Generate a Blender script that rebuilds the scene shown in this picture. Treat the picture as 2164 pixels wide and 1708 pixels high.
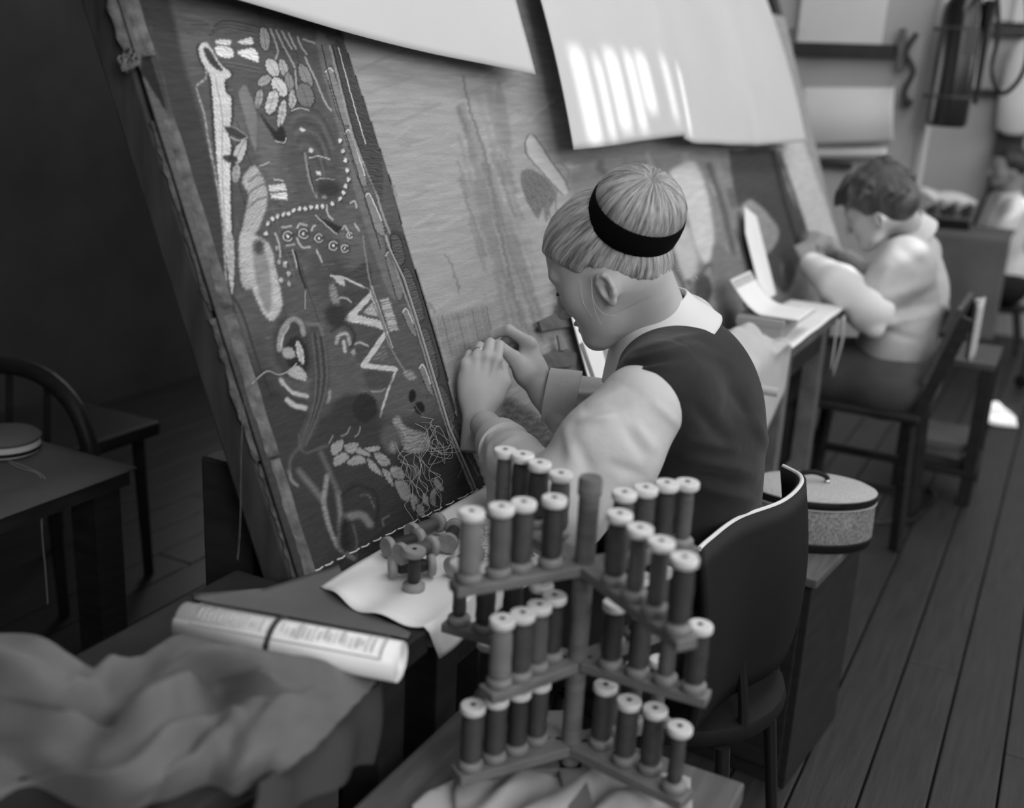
import bpy, bmesh, math, random
import numpy as np
from mathutils import Vector, Matrix
random.seed(7); rng = np.random.default_rng(7)
for o in list(bpy.data.objects): bpy.data.objects.remove(o)
SC = bpy.context.scene; COL = SC.collection
# ------------------------------------------------------------------ camera
FW, FH, FPX = 2164.0, 1708.0, 2280.0
CAMPOS = np.array([0.0, 0.0, 1.43])
def cam_axes(vp=(2322.0, 234.0), s=0.052):
    r = math.atan(s)
    d = np.array([vp[0]-FW/2, -(vp[1]-FH/2), -FPX]); d /= np.linalg.norm(d)
    up = np.cross(np.array([math.cos(r), -math.sin(r), 0.0]), d); up /= np.linalg.norm(up)
    if up[1] < 0: up = -up
    return np.array([np.cross(d, up), d, up])
CM = cam_axes()
cam = bpy.data.cameras.new('camera'); camo = bpy.data.objects.new('camera', cam); COL.objects.link(camo)
camo.matrix_world = Matrix([[CM[i][0], CM[i][1], CM[i][2], CAMPOS[i]] for i in range(3)] + [[0, 0, 0, 1]])
cam.sensor_fit = 'HORIZONTAL'; cam.sensor_width = 36.0; cam.lens = 36.0*FPX/FW; cam.clip_start = 0.05
cam.dof.use_dof = True; cam.dof.focus_distance = 1.74; cam.dof.aperture_fstop = 2.3
SC.camera = camo
# ------------------------------------------------------------------ world, sun, window light, exposure
SC.view_settings.view_transform = 'Standard'; SC.view_settings.look = 'None'
SC.view_settings.exposure = -1.45; SC.view_settings.gamma = 1.0; SC.view_settings.use_curve_mapping = False
wd = bpy.data.worlds.new('daylight'); SC.world = wd; wd.use_nodes = True
wd.node_tree.nodes['Background'].inputs[0].default_value = (0.8, 0.8, 0.8, 1); wd.node_tree.nodes['Background'].inputs[1].default_value = WORLD_STR = 0.10
def area(name, loc, target, sx, sy, power):
    l = bpy.data.lights.new(name, 'AREA'); l.shape = 'RECTANGLE'; l.size = sx; l.size_y = sy; l.energy = power
    o = bpy.data.objects.new(name, l); COL.objects.link(o); o.location = loc
    o.rotation_euler = (Vector(target)-Vector(loc)).to_track_quat('-Z', 'Y').to_euler(); return o
WINX = 2.30                                            # inner face of the window wall
WINS = [(-1.95, -0.55, 225), (-0.35, 0.95, 62), (1.10, 2.40, 50), (2.60, 3.90, 58), (4.30, 5.30, 60), (5.50, 6.80, 75)]   # openings along y, power of the daylight lamp in each
WINZ = (1.55, 3.95)
for (a, b, pw) in WINS:
    area('window_daylight', (WINX-0.04, (a+b)/2, sum(WINZ)/2), (-1.2, (a+b)/2, sum(WINZ)/2), b-a-0.1, WINZ[1]-WINZ[0]-0.1, pw)
area('added_top_light', (0.35, 2.5, 4.03), (0.35, 2.5, 0), 1.0, 7.0, 195)          # added top light, brightens upward faces along the aisle
area('window_daylight', (-3.55, 4.6, 1.35), (0, 4.2, 0.6), 1.6, 1.1, 52)            # small window behind the loom
sun = bpy.data.lights.new('sun', 'SUN'); sun.energy = 11.0; sun.angle = 0.012      # low sun, let in only by gaps cut in the added blinds
suno = bpy.data.objects.new('sun', sun); COL.objects.link(suno)
SUND = np.array([-1.0, 0.30, -0.70]); SUND /= np.linalg.norm(SUND)
suno.rotation_euler = Vector(SUND).to_track_quat('-Z', 'Y').to_euler(); suno.location = (6, 2, 6)
# ------------------------------------------------------------------ helpers
def ray(px, py): return CM @ np.array([px-FW/2, -(py-FH/2), -FPX])
def at(px, py, ax, val):
    d = ray(px, py); a = 'xyz'.index(ax); return CAMPOS + d*((val-CAMPOS[a])/d[a])
def atd(px, py, dep): return CAMPOS + ray(px, py)*dep/FPX
def proj(P):
    c = (np.asarray(P, float)-CAMPOS) @ CM; return np.stack([FW/2+FPX*c[..., 0]/-c[..., 2], FH/2-FPX*c[..., 1]/-c[..., 2]], -1)
LEAN = math.radians(20.97); LP0 = np.array([-0.836, 0.0, 0.78]); LN = np.array([math.cos(LEAN), 0, math.sin(LEAN)])
def loom(y, s, off=0.0): return np.array([LP0[0]-math.sin(LEAN)*s+LN[0]*off, y, LP0[2]+math.cos(LEAN)*s+LN[2]*off])
def loom_ys(px, py):                                   # point of the loom face seen at a place of the photograph -> (y, s)
    d = ray(px, py); P = CAMPOS + d*(np.dot(LP0-CAMPOS, LN)/np.dot(d, LN)); return P[1], (P[2]-LP0[2])/math.cos(LEAN)
MATS = {}
def mat(name, g, rough=0.7, spec=0.3, var=0.0, scale=20.0, stretch=(1, 1, 1), bump=0.0, bscale=60.0, bstretch=(1, 1, 1), metal=0.0, attr=None, sheen=0.0, detail=4.0, trans=0.0):
    m = bpy.data.materials.new(name); m.use_nodes = True; nt = m.node_tree; p = nt.nodes['Principled BSDF']; MATS[name] = m
    p.inputs['Roughness'].default_value = rough; p.inputs['Specular IOR Level'].default_value = spec; p.inputs['Metallic'].default_value = metal
    p.inputs['Sheen Weight'].default_value = sheen; p.inputs['Sheen Roughness'].default_value = 0.5
    p.inputs['Base Color'].default_value = (g, g, g, 1)
    tc = nt.nodes.new('ShaderNodeTexCoord')
    def noise(sc, st, det=detail):
        mp = nt.nodes.new('ShaderNodeMapping'); mp.inputs['Scale'].default_value = st; nt.links.new(tc.outputs['Object'], mp.inputs[0])
        n = nt.nodes.new('ShaderNodeTexNoise'); n.inputs['Scale'].default_value = sc; n.inputs['Detail'].default_value = det; nt.links.new(mp.outputs[0], n.inputs[0]); return n
    col = None
    if attr:
        a = nt.nodes.new('ShaderNodeAttribute'); a.attribute_name = attr; col = a.outputs['Color']
    if var > 0:
        n = noise(scale, stretch); r = nt.nodes.new('ShaderNodeMapRange'); nt.links.new(n.outputs[0], r.inputs[0])
        r.inputs[1].default_value = 0.25; r.inputs[2].default_value = 0.75; r.inputs[3].default_value = 1-var; r.inputs[4].default_value = 1+var
        x = nt.nodes.new('ShaderNodeVectorMath'); x.operation = 'SCALE'
        if col: nt.links.new(col, x.inputs[0])
        else: x.inputs[0].default_value = (g, g, g)
        nt.links.new(r.outputs[0], x.inputs['Scale']); col = x.outputs[0]
    if col: nt.links.new(col, p.inputs['Base Color'])
    if bump > 0:
        n = noise(bscale, bstretch); b = nt.nodes.new('ShaderNodeBump'); b.inputs['Strength'].default_value = bump; b.inputs['Distance'].default_value = 0.004
        nt.links.new(n.outputs[0], b.inputs['Height']); nt.links.new(b.outputs[0], p.inputs['Normal'])
    if trans > 0:                                       # thin cloth or paper lets some light through
        t = nt.nodes.new('ShaderNodeBsdfTranslucent'); t.inputs[0].default_value = (g, g, g, 1); mx = nt.nodes.new('ShaderNodeMixShader'); mx.inputs[0].default_value = trans
        out = nt.nodes['Material Output']; nt.links.new(p.outputs[0], mx.inputs[1]); nt.links.new(t.outputs[0], mx.inputs[2]); nt.links.new(mx.outputs[0], out.inputs[0])
    return m
def rot(ax, a):
    return np.array(Matrix.Rotation(a, 3, ax))
class MB:
    def __init__(s): s.v = []; s.f = []
    def n(s): return len(s.v)
    def add(s, vs, fs):
        b = len(s.v); s.v += [tuple(map(float, q)) for q in vs]; s.f += [tuple(i+b for i in f) for f in fs]; return s
    def box(s, c, size, R=None, bev=0.0):
        c = np.array(c, float); h = np.array(size, float)/2; R = np.eye(3) if R is None else np.asarray(R)
        if bev <= 0:
            vs = [c+R@(h*np.array(q)) for q in ((-1,-1,-1),(1,-1,-1),(1,1,-1),(-1,1,-1),(-1,-1,1),(1,-1,1),(1,1,1),(-1,1,1))]
            return s.add(vs, [(0,3,2,1),(4,5,6,7),(0,1,5,4),(1,2,6,5),(2,3,7,6),(3,0,4,7)])
        bev = min(bev, h.min()*0.9)
        vs = []; sg = [(x, y, z) for x in (-1, 1) for y in (-1, 1) for z in (-1, 1)]
        bm = bmesh.new(); bmesh.ops.create_cube(bm, size=2.0)
        for v in bm.verts: v.co = Vector(h*np.array(v.co))
        bmesh.ops.bevel(bm, geom=bm.edges[:], offset=bev, segments=2, affect='EDGES', profile=0.6)
        bm.verts.ensure_lookup_table()
        vs = [c+R@np.array(v.co) for v in bm.verts]; fs = [[v.index for v in f.verts] for f in bm.faces]; bm.free()
        return s.add(vs, fs)
    def beam(s, a, b, w, h, up=(0, 0, 1), bev=0.0):
        a, b = np.array(a, float), np.array(b, float); d = b-a; L = np.linalg.norm(d); d /= L
        sd = np.cross(d, np.array(up, float)); sd /= np.linalg.norm(sd); u = np.cross(sd, d)
        return s.box((a+b)/2, (L, w, h), np.stack([d, sd, u], 1), bev)
    def lathe(s, prof, a, axis=(0, 0, 1), n=20, ell=(1.0, 1.0), xd=None):
        ax = np.array(axis, float); ax /= np.linalg.norm(ax)
        t = np.array((1, 0, 0) if abs(ax[0]) < 0.9 else (0, 1, 0), float) if xd is None else np.array(xd, float)
        x = t-ax*np.dot(t, ax); x /= np.linalg.norm(x); y = np.cross(ax, x); a = np.array(a, float)
        vs = []; m = len(prof)
        for r, h in prof:
            for k in range(n):
                q = 2*math.pi*k/n; vs.append(a+ax*h+r*(x*math.cos(q)*ell[0]+y*math.sin(q)*ell[1]))
        fs = [(i*n+k, i*n+(k+1) % n, (i+1)*n+(k+1) % n, (i+1)*n+k) for i in range(m-1) for k in range(n)]
        fs += [tuple(range(n-1, -1, -1)), tuple((m-1)*n+k for k in range(n))]
        return s.add(vs, fs)
    def cyl(s, a, b, r0, r1=None, n=14):
        a, b = np.array(a, float), np.array(b, float); L = np.linalg.norm(b-a)
        return s.lathe([(r0, 0), (r0 if r1 is None else r1, L)], a, b-a, n)
    def tube(s, pts, r, n=8, closed=False):
        P = [np.array(p, float) for p in pts]; m = len(P); vs = []; R = r if hasattr(r, '__len__') else [r]*m
        prev = None
        for i in range(m):
            d = (P[(i+1) % m]-P[i-1]) if closed else (P[min(i+1, m-1)]-P[max(i-1, 0)])
            d = d/(np.linalg.norm(d)+1e-12)
            if prev is None:
                t = np.array((0, 0, 1.0)) if abs(d[2]) < 0.9 else np.array((1.0, 0, 0))
            else: t = prev
            x = t-d*np.dot(t, d); x /= np.linalg.norm(x)+1e-12; prev = x; y = np.cross(d, x)
            for k in range(n):
                q = 2*math.pi*k/n; vs.append(P[i]+R[i]*(x*math.cos(q)+y*math.sin(q)))
        mm = m if closed else m-1
        fs = [(i*n+k, i*n+(k+1) % n, ((i+1) % m)*n+(k+1) % n, ((i+1) % m)*n+k) for i in range(mm) for k in range(n)]
        if not closed: fs += [tuple(range(n-1, -1, -1)), tuple((m-1)*n+k for k in range(n))]
        return s.add(vs, fs)
    def grid(s, fn, nu, nv):
        b = []; 
        for j in range(nv+1):
            for i in range(nu+1): b.append(fn(i/nu, j/nv))
        w = nu+1
        return s.add(b, [(j*w+i, j*w+i+1, (j+1)*w+i+1, (j+1)*w+i) for j in range(nv) for i in range(nu)])
    def prism(s, poly, a, ux, uy, th):                # flat outline in the plane a + x*ux + y*uy, given thickness
        a, ux, uy = (np.array(q, float) for q in (a, ux, uy)); nn = np.cross(ux, uy); nn /= np.linalg.norm(nn); m = len(poly)
        lo = [a+ux*x+uy*y for x, y in poly]; hi = [q+nn*th for q in lo]
        return s.add(lo+hi, [tuple(range(m-1, -1, -1)), tuple(range(m, 2*m))]+[(i, (i+1) % m, m+(i+1) % m, m+i) for i in range(m)])
def catmull(pts, k=6, closed=False):
    P = [np.array(p, float) for p in pts]; m = len(P); out = []
    for i in range(m if closed else m-1):
        if closed: a, b, c, d = P[i-1], P[i], P[(i+1) % m], P[(i+2) % m]
        else: a, b, c, d = P[max(i-1, 0)], P[i], P[i+1], P[min(i+2, m-1)]
        for j in range(k):
            t = j/k; out.append(0.5*((2*b)+(c-a)*t+(2*a-5*b+4*c-d)*t*t+(3*b-a-3*c+d)*t**3))
    if not closed: out.append(P[-1])
    return out
def wloc(o):
    p = np.zeros(3)
    while o is not None: p = p+np.array(o.location); o = o.parent
    return p
def obj(name, g, m, parent=None, smooth=False, solid=0.0, sub=0):
    me = bpy.data.meshes.new(name)
    if isinstance(g, MB):
        o0 = wloc(parent); me.from_pydata([tuple(np.array(v)-o0) for v in g.v] if parent is not None else g.v, [], g.f)
    else:
        V, Fq = g; V = V-wloc(parent) if parent is not None else V
        me.vertices.add(len(V)); me.vertices.foreach_set('co', np.ascontiguousarray(V, dtype=np.float32).ravel())
        nf = len(Fq); me.loops.add(nf*4); me.polygons.add(nf)
        me.polygons.foreach_set('loop_start', np.arange(0, nf*4, 4, dtype=np.int32))
        me.loops.foreach_set('vertex_index', np.ascontiguousarray(Fq, dtype=np.int32).ravel()); me.update(calc_edges=True)
    me.materials.append(MATS[m] if isinstance(m, str) else m)
    if smooth: me.polygons.foreach_set('use_smooth', [True]*len(me.polygons))
    me.update(); me.validate()
    o = bpy.data.objects.new(name, me); COL.objects.link(o); o.parent = parent
    if smooth and isinstance(g, MB) and smooth != 'all':
        bm = bmesh.new(); bm.from_mesh(me)
        for e in bm.edges:
            if len(e.link_faces) == 2 and e.calc_face_angle(0) > 0.75: e.smooth = False
        bm.to_mesh(me); bm.free()
    if solid:
        md = o.modifiers.new('thick', 'SOLIDIFY'); md.thickness = solid; md.offset = 0
    if sub:
        md = o.modifiers.new('sub', 'SUBSURF'); md.levels = sub; md.render_levels = sub
    return o
def tag(o, label, cat, group=None):
    o['label'] = label; o['category'] = cat
    if group: o['group'] = group
    return o
def thing(name, loc, label, cat, group=None):
    o = bpy.data.objects.new(name, None); COL.objects.link(o); o.location = tuple(map(float, loc)); o.empty_display_size = 0.05
    return tag(o, label, cat, group)
def struct(o): o['kind'] = 'structure'; return o
def dup(root, loc=None, rotm=None, label=None, group=None, mats=None):
    r = root.copy(); COL.objects.link(r)
    if loc is not None: r.location = tuple(map(float, loc))
    if rotm is not None: r.rotation_euler = Matrix(np.asarray(rotm).tolist()).to_euler()
    if label: r['label'] = label
    if group: r['group'] = group
    for ch in list(root.children):
        c = ch.copy(); COL.objects.link(c); c.parent = r
        for gch in list(ch.children):
            d = gch.copy(); COL.objects.link(d); d.parent = c
    return r
# ---- rounded organic shapes: blended distance fields turned into one continuous surface
class Vol:
    def __init__(s, lo, hi, res):
        s.lo = np.array(lo, float); s.res = res; s.n = np.ceil((np.array(hi)-s.lo)/res).astype(int)+1
        s.F = np.full(s.n, 9.0, np.float32); s.ax = [s.lo[i]+np.arange(s.n[i])*res for i in range(3)]
    def _reg(s, lo, hi):
        a = np.clip(np.floor((np.array(lo)-s.lo)/s.res).astype(int), 0, s.n); b = np.clip(np.ceil((np.array(hi)-s.lo)/s.res).astype(int)+1, 0, s.n)
        sl = tuple(slice(a[i], b[i]) for i in range(3))
        return sl, s.ax[0][sl[0]][:, None, None].astype(np.float32), s.ax[1][sl[1]][None, :, None].astype(np.float32), s.ax[2][sl[2]][None, None, :].astype(np.float32)
    def _put(s, sl, d, k, op):
        f = s.F[sl]
        if f.size == 0: return
        if op == 'add':
            if k > 0:
                h = np.clip(0.5+0.5*(f-d)/k, 0, 1); s.F[sl] = f*(1-h)+d*h-k*h*(1-h)
            else: s.F[sl] = np.minimum(f, d)
        else:
            if k > 0:
                h = np.clip(0.5-0.5*(f+d)/k, 0, 1); s.F[sl] = f*(1-h)-d*h+k*h*(1-h)
            else: s.F[sl] = np.maximum(f, -d)
    def ell(s, c, r, R=None, k=0.02, op='add'):
        c = np.array(c, float); r = np.array(r, float) if hasattr(r, '__len__') else np.array([r]*3, float); R = np.eye(3) if R is None else np.asarray(R)
        e = np.sqrt(((R*r[None, :])**2).sum(1))+k+4*s.res
        sl, x, y, z = s._reg(c-e, c+e); x = x-c[0]; y = y-c[1]; z = z-c[2]
        q = [(x*R[0, i]+y*R[1, i]+z*R[2, i])/r[i] for i in range(3)]
        k0 = np.sqrt(q[0]**2+q[1]**2+q[2]**2); k1 = np.sqrt((q[0]/r[0])**2+(q[1]/r[1])**2+(q[2]/r[2])**2)+1e-6
        s._put(sl, k0*(k0-1)/k1, k, op); return s
    def cone(s, a, b, r0, r1, k=0.02, op='add', flat=None):   # flat=(dir, f): squash along dir
        a, b = np.array(a, float), np.array(b, float); m = max(r0, r1)+k+4*s.res
        sl, x, y, z = s._reg(np.minimum(a, b)-m, np.maximum(a, b)+m)
        ab = b-a; L2 = max(float(ab@ab), 1e-9); x = x-a[0]; y = y-a[1]; z = z-a[2]
        t = np.clip((x*ab[0]+y*ab[1]+z*ab[2])/L2, 0, 1)
        dx, dy, dz = x-t*ab[0], y-t*ab[1], z-t*ab[2]
        if flat is not None:
            w, f = np.array(flat[0], float), flat[1]; w /= np.linalg.norm(w); pr = dx*w[0]+dy*w[1]+dz*w[2]; g = (1/f-1)
            dx, dy, dz = dx+pr*g*w[0], dy+pr*g*w[1], dz+pr*g*w[2]
        s._put(sl, np.sqrt(dx*dx+dy*dy+dz*dz)-(r0+(r1-r0)*t), k, op); return s
    def chain(s, pts, rs, k=0.02, kk=0.004, op='add', flat=None):
        for i in range(len(pts)-1): s.cone(pts[i], pts[i+1], rs[i], rs[i+1], k if i == 0 else kk, op, flat)
        return s
    def rbox(s, c, h, R=None, r=0.01, k=0.02, op='add'):
        c = np.array(c, float); h = np.array(h, float); R = np.eye(3) if R is None else np.asarray(R)
        e = np.abs(R)@h+r+k+4*s.res; sl, x, y, z = s._reg(c-e, c+e); x = x-c[0]; y = y-c[1]; z = z-c[2]
        q = [np.abs(x*R[0, i]+y*R[1, i]+z*R[2, i])-h[i]+r for i in range(3)]
        d = np.sqrt(sum(np.maximum(u, 0)**2 for u in q))+np.minimum(np.maximum(np.maximum(q[0], q[1]), q[2]), 0)-r
        s._put(sl, d, k, op); return s
    def half(s, p, n, k=0.0):                              # cut away the side of the plane that n points to
        n = np.array(n, float); n /= np.linalg.norm(n); sl, x, y, z = s._reg(s.lo, s.lo+s.n*s.res)
        d = -((x-p[0])*n[0]+(y-p[1])*n[1]+(z-p[2])*n[2]); s._put(sl, d, k, 'sub'); return s
    def mesh(s):
        F = s.F; F[0], F[-1] = np.maximum(F[0], .001), np.maximum(F[-1], .001); F[:, 0] = np.maximum(F[:, 0], .001); F[:, -1] = np.maximum(F[:, -1], .001); F[:, :, 0] = np.maximum(F[:, :, 0], .001); F[:, :, -1] = np.maximum(F[:, :, -1], .001)
        I = F < 0; n = F.shape; c = I[:-1, :-1, :-1].astype(np.int8).copy()
        off = [(i, j, k) for i in (0, 1) for j in (0, 1) for k in (0, 1)]
        cnt = np.zeros(np.array(n)-1, np.int8)
        for i, j, k in off: cnt += I[i:n[0]-1+i, j:n[1]-1+j, k:n[2]-1+k]
        cells = np.argwhere((cnt > 0) & (cnt < 8)); idx = np.full(np.array(n)-1, -1, np.int32); idx[tuple(cells.T)] = np.arange(len(cells))
        val = {o: F[cells[:, 0]+o[0], cells[:, 1]+o[1], cells[:, 2]+o[2]].astype(np.float64) for o in off}
        acc = np.zeros((len(cells), 3)); num = np.zeros(len(cells))
        for a in off:
            for ax in range(3):
                if a[ax] == 1: continue
                b = list(a); b[ax] = 1; b = tuple(b); va, vb = val[a], val[b]; m = (va < 0) != (vb < 0)
                t = np.where(m, va/np.where(m, va-vb, 1), 0); p = np.array(a, float)[None]+np.zeros((len(cells), 3)); p[:, ax] += t
                acc += p*m[:, None]; num += m
        V = s.lo+(cells+acc/num[:, None])*s.res; Q = []
        for ax in range(3):
            u, w = (ax+1) % 3, (ax+2) % 3; sl0 = [slice(None)]*3; sl1 = [slice(None)]*3; sl0[ax] = slice(0, -1); sl1[ax] = slice(1, None)
            A, B = I[tuple(sl0)], I[tuple(sl1)]
            for flip, msk in ((False, A & ~B), (True, ~A & B)):
                e = np.argwhere(msk); e = e[(e[:, u] > 0) & (e[:, w] > 0) & (e[:, u] < n[u]-1) & (e[:, w] < n[w]-1)]
                def at4(du, dw):
                    q = e.copy(); q[:, u] -= du; q[:, w] -= dw; return idx[tuple(q.T)]
                qs = [at4(1, 1), at4(0, 1), at4(0, 0), at4(1, 0)]
                if flip: qs = qs[::-1]
                Q.append(np.stack(qs, 1))
        Q = np.concatenate(Q); Q = Q[(Q >= 0).all(1)]
        return V, Q
def relax(V, Q, it=2, lam=0.5):                            # even out the grid steps of a field surface
    E = np.concatenate([Q[:, [0, 1]], Q[:, [1, 2]], Q[:, [2, 3]], Q[:, [3, 0]]])
    for _ in range(it):
        S = np.zeros_like(V); C = np.zeros(len(V)); np.add.at(S, E[:, 0], V[E[:, 1]]); np.add.at(C, E[:, 0], 1); np.add.at(S, E[:, 1], V[E[:, 0]]); np.add.at(C, E[:, 1], 1)
        V = V+lam*(S/np.maximum(C, 1)[:, None]-V)
    return V, Q
def join(*gs):
    V, Q, b = [], [], 0
    for v, q in gs: V.append(v); Q.append(q+b); b += len(v)
    return np.concatenate(V), np.concatenate(Q)
def attr_color(o, C):
    a = o.data.color_attributes.new('paint', 'FLOAT_COLOR', 'POINT'); b = np.ones((len(C), 4), np.float32); b[:, :3] = np.asarray(C)[:, None] if np.ndim(C) == 1 else C
    a.data.foreach_set('color', b.ravel())
# ------------------------------------------------------------------ materials
mat('floorboard', 0.031, 0.40, 0.5, var=0.35, scale=9, stretch=(9, 0.6, 1), bump=0.25, bscale=40, bstretch=(6, 0.4, 1), detail=8)
mat('floor_gap', 0.012, 0.9, 0.1)
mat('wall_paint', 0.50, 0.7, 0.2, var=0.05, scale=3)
mat('wall_left_shaded', 0.06, 0.9, 0.1, var=0.2, scale=4)  # shade put into the left wall's colour to keep that side dark
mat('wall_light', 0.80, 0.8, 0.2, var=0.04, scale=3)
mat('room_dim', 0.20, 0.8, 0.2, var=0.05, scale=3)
mat('ceiling_paint', 0.22, 0.9, 0.1, var=0.03, scale=2)
mat('rail_dark', 0.045, 0.5, 0.4, var=0.2, scale=10)
mat('glass', 0.9, 0.02, 0.5)
mat('wood_dark', 0.022, 0.5, 0.35, var=0.35, scale=12, stretch=(1, 1, 6), bump=0.1)
mat('wood_loom', 0.055, 0.7, 0.25, var=0.4, scale=14, stretch=(3, 3, 0.6), bump=0.3, bscale=30)
mat('wood_mid', 0.16, 0.5, 0.4, var=0.3, scale=16, stretch=(1, 6, 1), bump=0.08)
mat('wood_table', 0.10, 0.6, 0.3, var=0.3, scale=12, stretch=(6, 0.7, 1))
mat('sheet_cloth', 0.62, 0.8, 0.25, var=0.05, scale=2.5, bump=0.06, bscale=300, trans=0.12)
mat('paper_white', 0.86, 0.7, 0.25, var=0.03, scale=8)
mat('weave', 0.2, 0.92, 0.08, var=0.20, scale=130, stretch=(1, 0.22, 1.6), bump=0.5, bscale=330, bstretch=(1, 0.35, 1.5), attr='paint')
mat('weave_plain', 0.2, 0.92, 0.08, var=0.16, scale=60, stretch=(1, 0.16, 1.8), bump=0.55, bscale=210, bstretch=(1, 0.3, 1.6), attr='paint')
mat('thread_pale', 0.62, 0.8, 0.2)
mat('thread_grey', 0.34, 0.8, 0.2)
mat('canvas_edge', 0.12, 0.95, 0.1, var=0.5, scale=55, bump=0.8, bscale=120)
# ------------------------------------------------------------------ the room
fl = struct(obj('floor', MB().box((-0.6, 4.0, -0.06), (6.0, 12.4, 0.06)), 'floor_gap'))
px0 = -3.6; pw = 0.131; k = 0
plank_me = {}
while px0+pw*k < WINX:
    x = px0+pw*k; cut = random.uniform(0.2, 4.6)
    for (ya, yb) in ((-2.2, cut), (cut+0.003, cut+5.0), (cut+5.003, 10.2)):
        if yb < 0.2 or yb > 10.2: yb = 10.2
        if ya >= 10: continue
        p = obj('floor_plank', MB().box((x+pw/2, (ya+yb)/2, -0.014+random.uniform(-.0006, .0006)), (pw-0.005, yb-ya, 0.028), bev=0.0025), 'floorboard', fl)
        if yb >= 10.2: break
    k += 1
WY = 7.6
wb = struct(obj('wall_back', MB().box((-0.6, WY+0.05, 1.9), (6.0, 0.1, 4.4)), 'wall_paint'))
struct(obj('wall_left', MB().box((-3.65, 4.0, 1.9), (0.1, 12.4, 4.4)), 'wall_left_shaded'))
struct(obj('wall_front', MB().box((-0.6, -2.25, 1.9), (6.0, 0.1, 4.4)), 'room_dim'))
struct(obj('ceiling', MB().box((-0.6, 4.0, 4.15), (6.2, 12.6, 0.1)), 'ceiling_paint'))
g = MB(); ys = [-2.2]+[q for w in WINS for q in w[:2]]+[WY]
for i in range(0, len(ys), 2): g.box((WINX+0.06, (ys[i]+ys[i+1])/2, 1.95), (0.12, ys[i+1]-ys[i], 4.3))
for a, b, _ in WINS:
    g.box((WINX+0.06, (a+b)/2, (WINZ[0]-0.2)/2), (0.12, b-a, WINZ[0]+0.2)); g.box((WINX+0.06, (a+b)/2, (WINZ[1]+4.1)/2), (0.12, b-a, 4.1-WINZ[1]))
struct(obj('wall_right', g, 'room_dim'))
for i, (a, b, _) in enumerate(WINS):
    w = struct(obj('window_%d' % (i+1), MB().box((WINX+0.05, (a+b)/2, WINZ[0]+0.01), (0.16, b-a, 0.03)).box((WINX+0.06, a+0.02, sum(WINZ)/2), (0.06, 0.05, WINZ[1]-WINZ[0])).box((WINX+0.06, b-0.02, sum(WINZ)/2), (0.06, 0.05, WINZ[1]-WINZ[0])).box((WINX+0.06, (a+b)/2, WINZ[1]-0.02), (0.06, b-a, 0.05)), 'wall_light'))
    obj('mullion', MB().box((WINX+0.09, (a+b)/2, sum(WINZ)/2), (0.02, 0.02, WINZ[1]-WINZ[0]-.06)), 'wall_light', w)
    for z in (2.4, 3.1): obj('glazing_bar', MB().box((WINX+0.09, (a+b)/2, z), (0.02, b-a-0.1, 0.015)), 'wall_light', w)
sk = struct(obj('window_7', MB().box((0.35, 2.5, 4.08), (1.04, 7.04, 0.02)), 'wall_light'))  # unseen panel and bars added to house the top light
for xx in (-0.19, 0.89): obj('frame_bar', MB().box((xx, 2.5, 4.07), (0.06, 7.2, 0.08)), 'wall_light', sk)
wl_ = struct(obj('window_8', MB().box((-3.59, 4.6, 0.78), (0.06, 1.8, 0.04)).box((-3.59, 4.6, 1.92), (0.06, 1.8, 0.04)).box((-3.59, 3.74, 1.35), (0.06, 0.05, 1.2)).box((-3.59, 5.46, 1.35), (0.06, 0.05, 1.2)), 'wall_light'))
# unseen blinds added to mask the sun, gaps placed to aim it at chosen spots
def wall_pt(P): t = (WINX+0.03-P[0])/SUND[0]; return P+SUND*t
GAPS = []
def gap_for(pts, pad=0.0):
    W_ = np.array([wall_pt(np.array(p)) for p in pts]); GAPS.append((W_[:, 1].min()-pad, W_[:, 1].max()+pad, W_[:, 2].min()-pad, W_[:, 2].max()+pad))
for x, wd, ya, yb in ((1182, .045, 130, 330), (1222, .015, 150, 320), (1250, .05, 110, 300), (1286, .018, 90, 300), (1312, .05, 120, 260), (1350, .016, 60, 280), (1402, .018, 160, 300)):
    y_, s_ = loom_ys(x, (ya+yb)/2); q0, q1 = loom_ys(x-20, ya)[1], loom_ys(x+20, yb)[1]; gap_for([loom(y_-wd/2, q0, .05), loom(y_+wd/2, q1, .05)])
gap_for([at(2072, 852, 'z', 0), at(2140, 858, 'z', 0), at(2140, 900, 'z', 0), at(2068, 884, 'z', 0)])
gap_for([atd(1712, 548, 3.70), atd(1775, 600, 3.58)], .03)
gap_for([atd(2068, 380, 6.35), atd(2094, 465, 6.35)], .05)
for (a, b, _) in WINS:
    yc = sorted({a, b}|{min(max(q, a), b) for g_ in GAPS for q in g_[:2]}); zc = sorted({*WINZ}|{min(max(q, WINZ[0]), WINZ[1]) for g_ in GAPS for q in g_[2:]}); g = MB()
    for y0_, y1_ in zip(yc[:-1], yc[1:]):
        run = None
        for z0_, z1_ in zip(zc[:-1]+[None], zc[1:]+[None]):
            op = z0_ is None or any(q[0] < (y0_+y1_)/2 < q[1] and q[2] < (z0_+z1_)/2 < q[3] for q in GAPS)
            if op:
                if run: g.box((WINX+0.03, (y0_+y1_)/2, sum(run)/2), (0.006, y1_-y0_, run[1]-run[0])); run = None
            else: run = (run[0] if run else z0_, z1_)
    struct(obj('window_blind', g, 'wall_light'))
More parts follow.
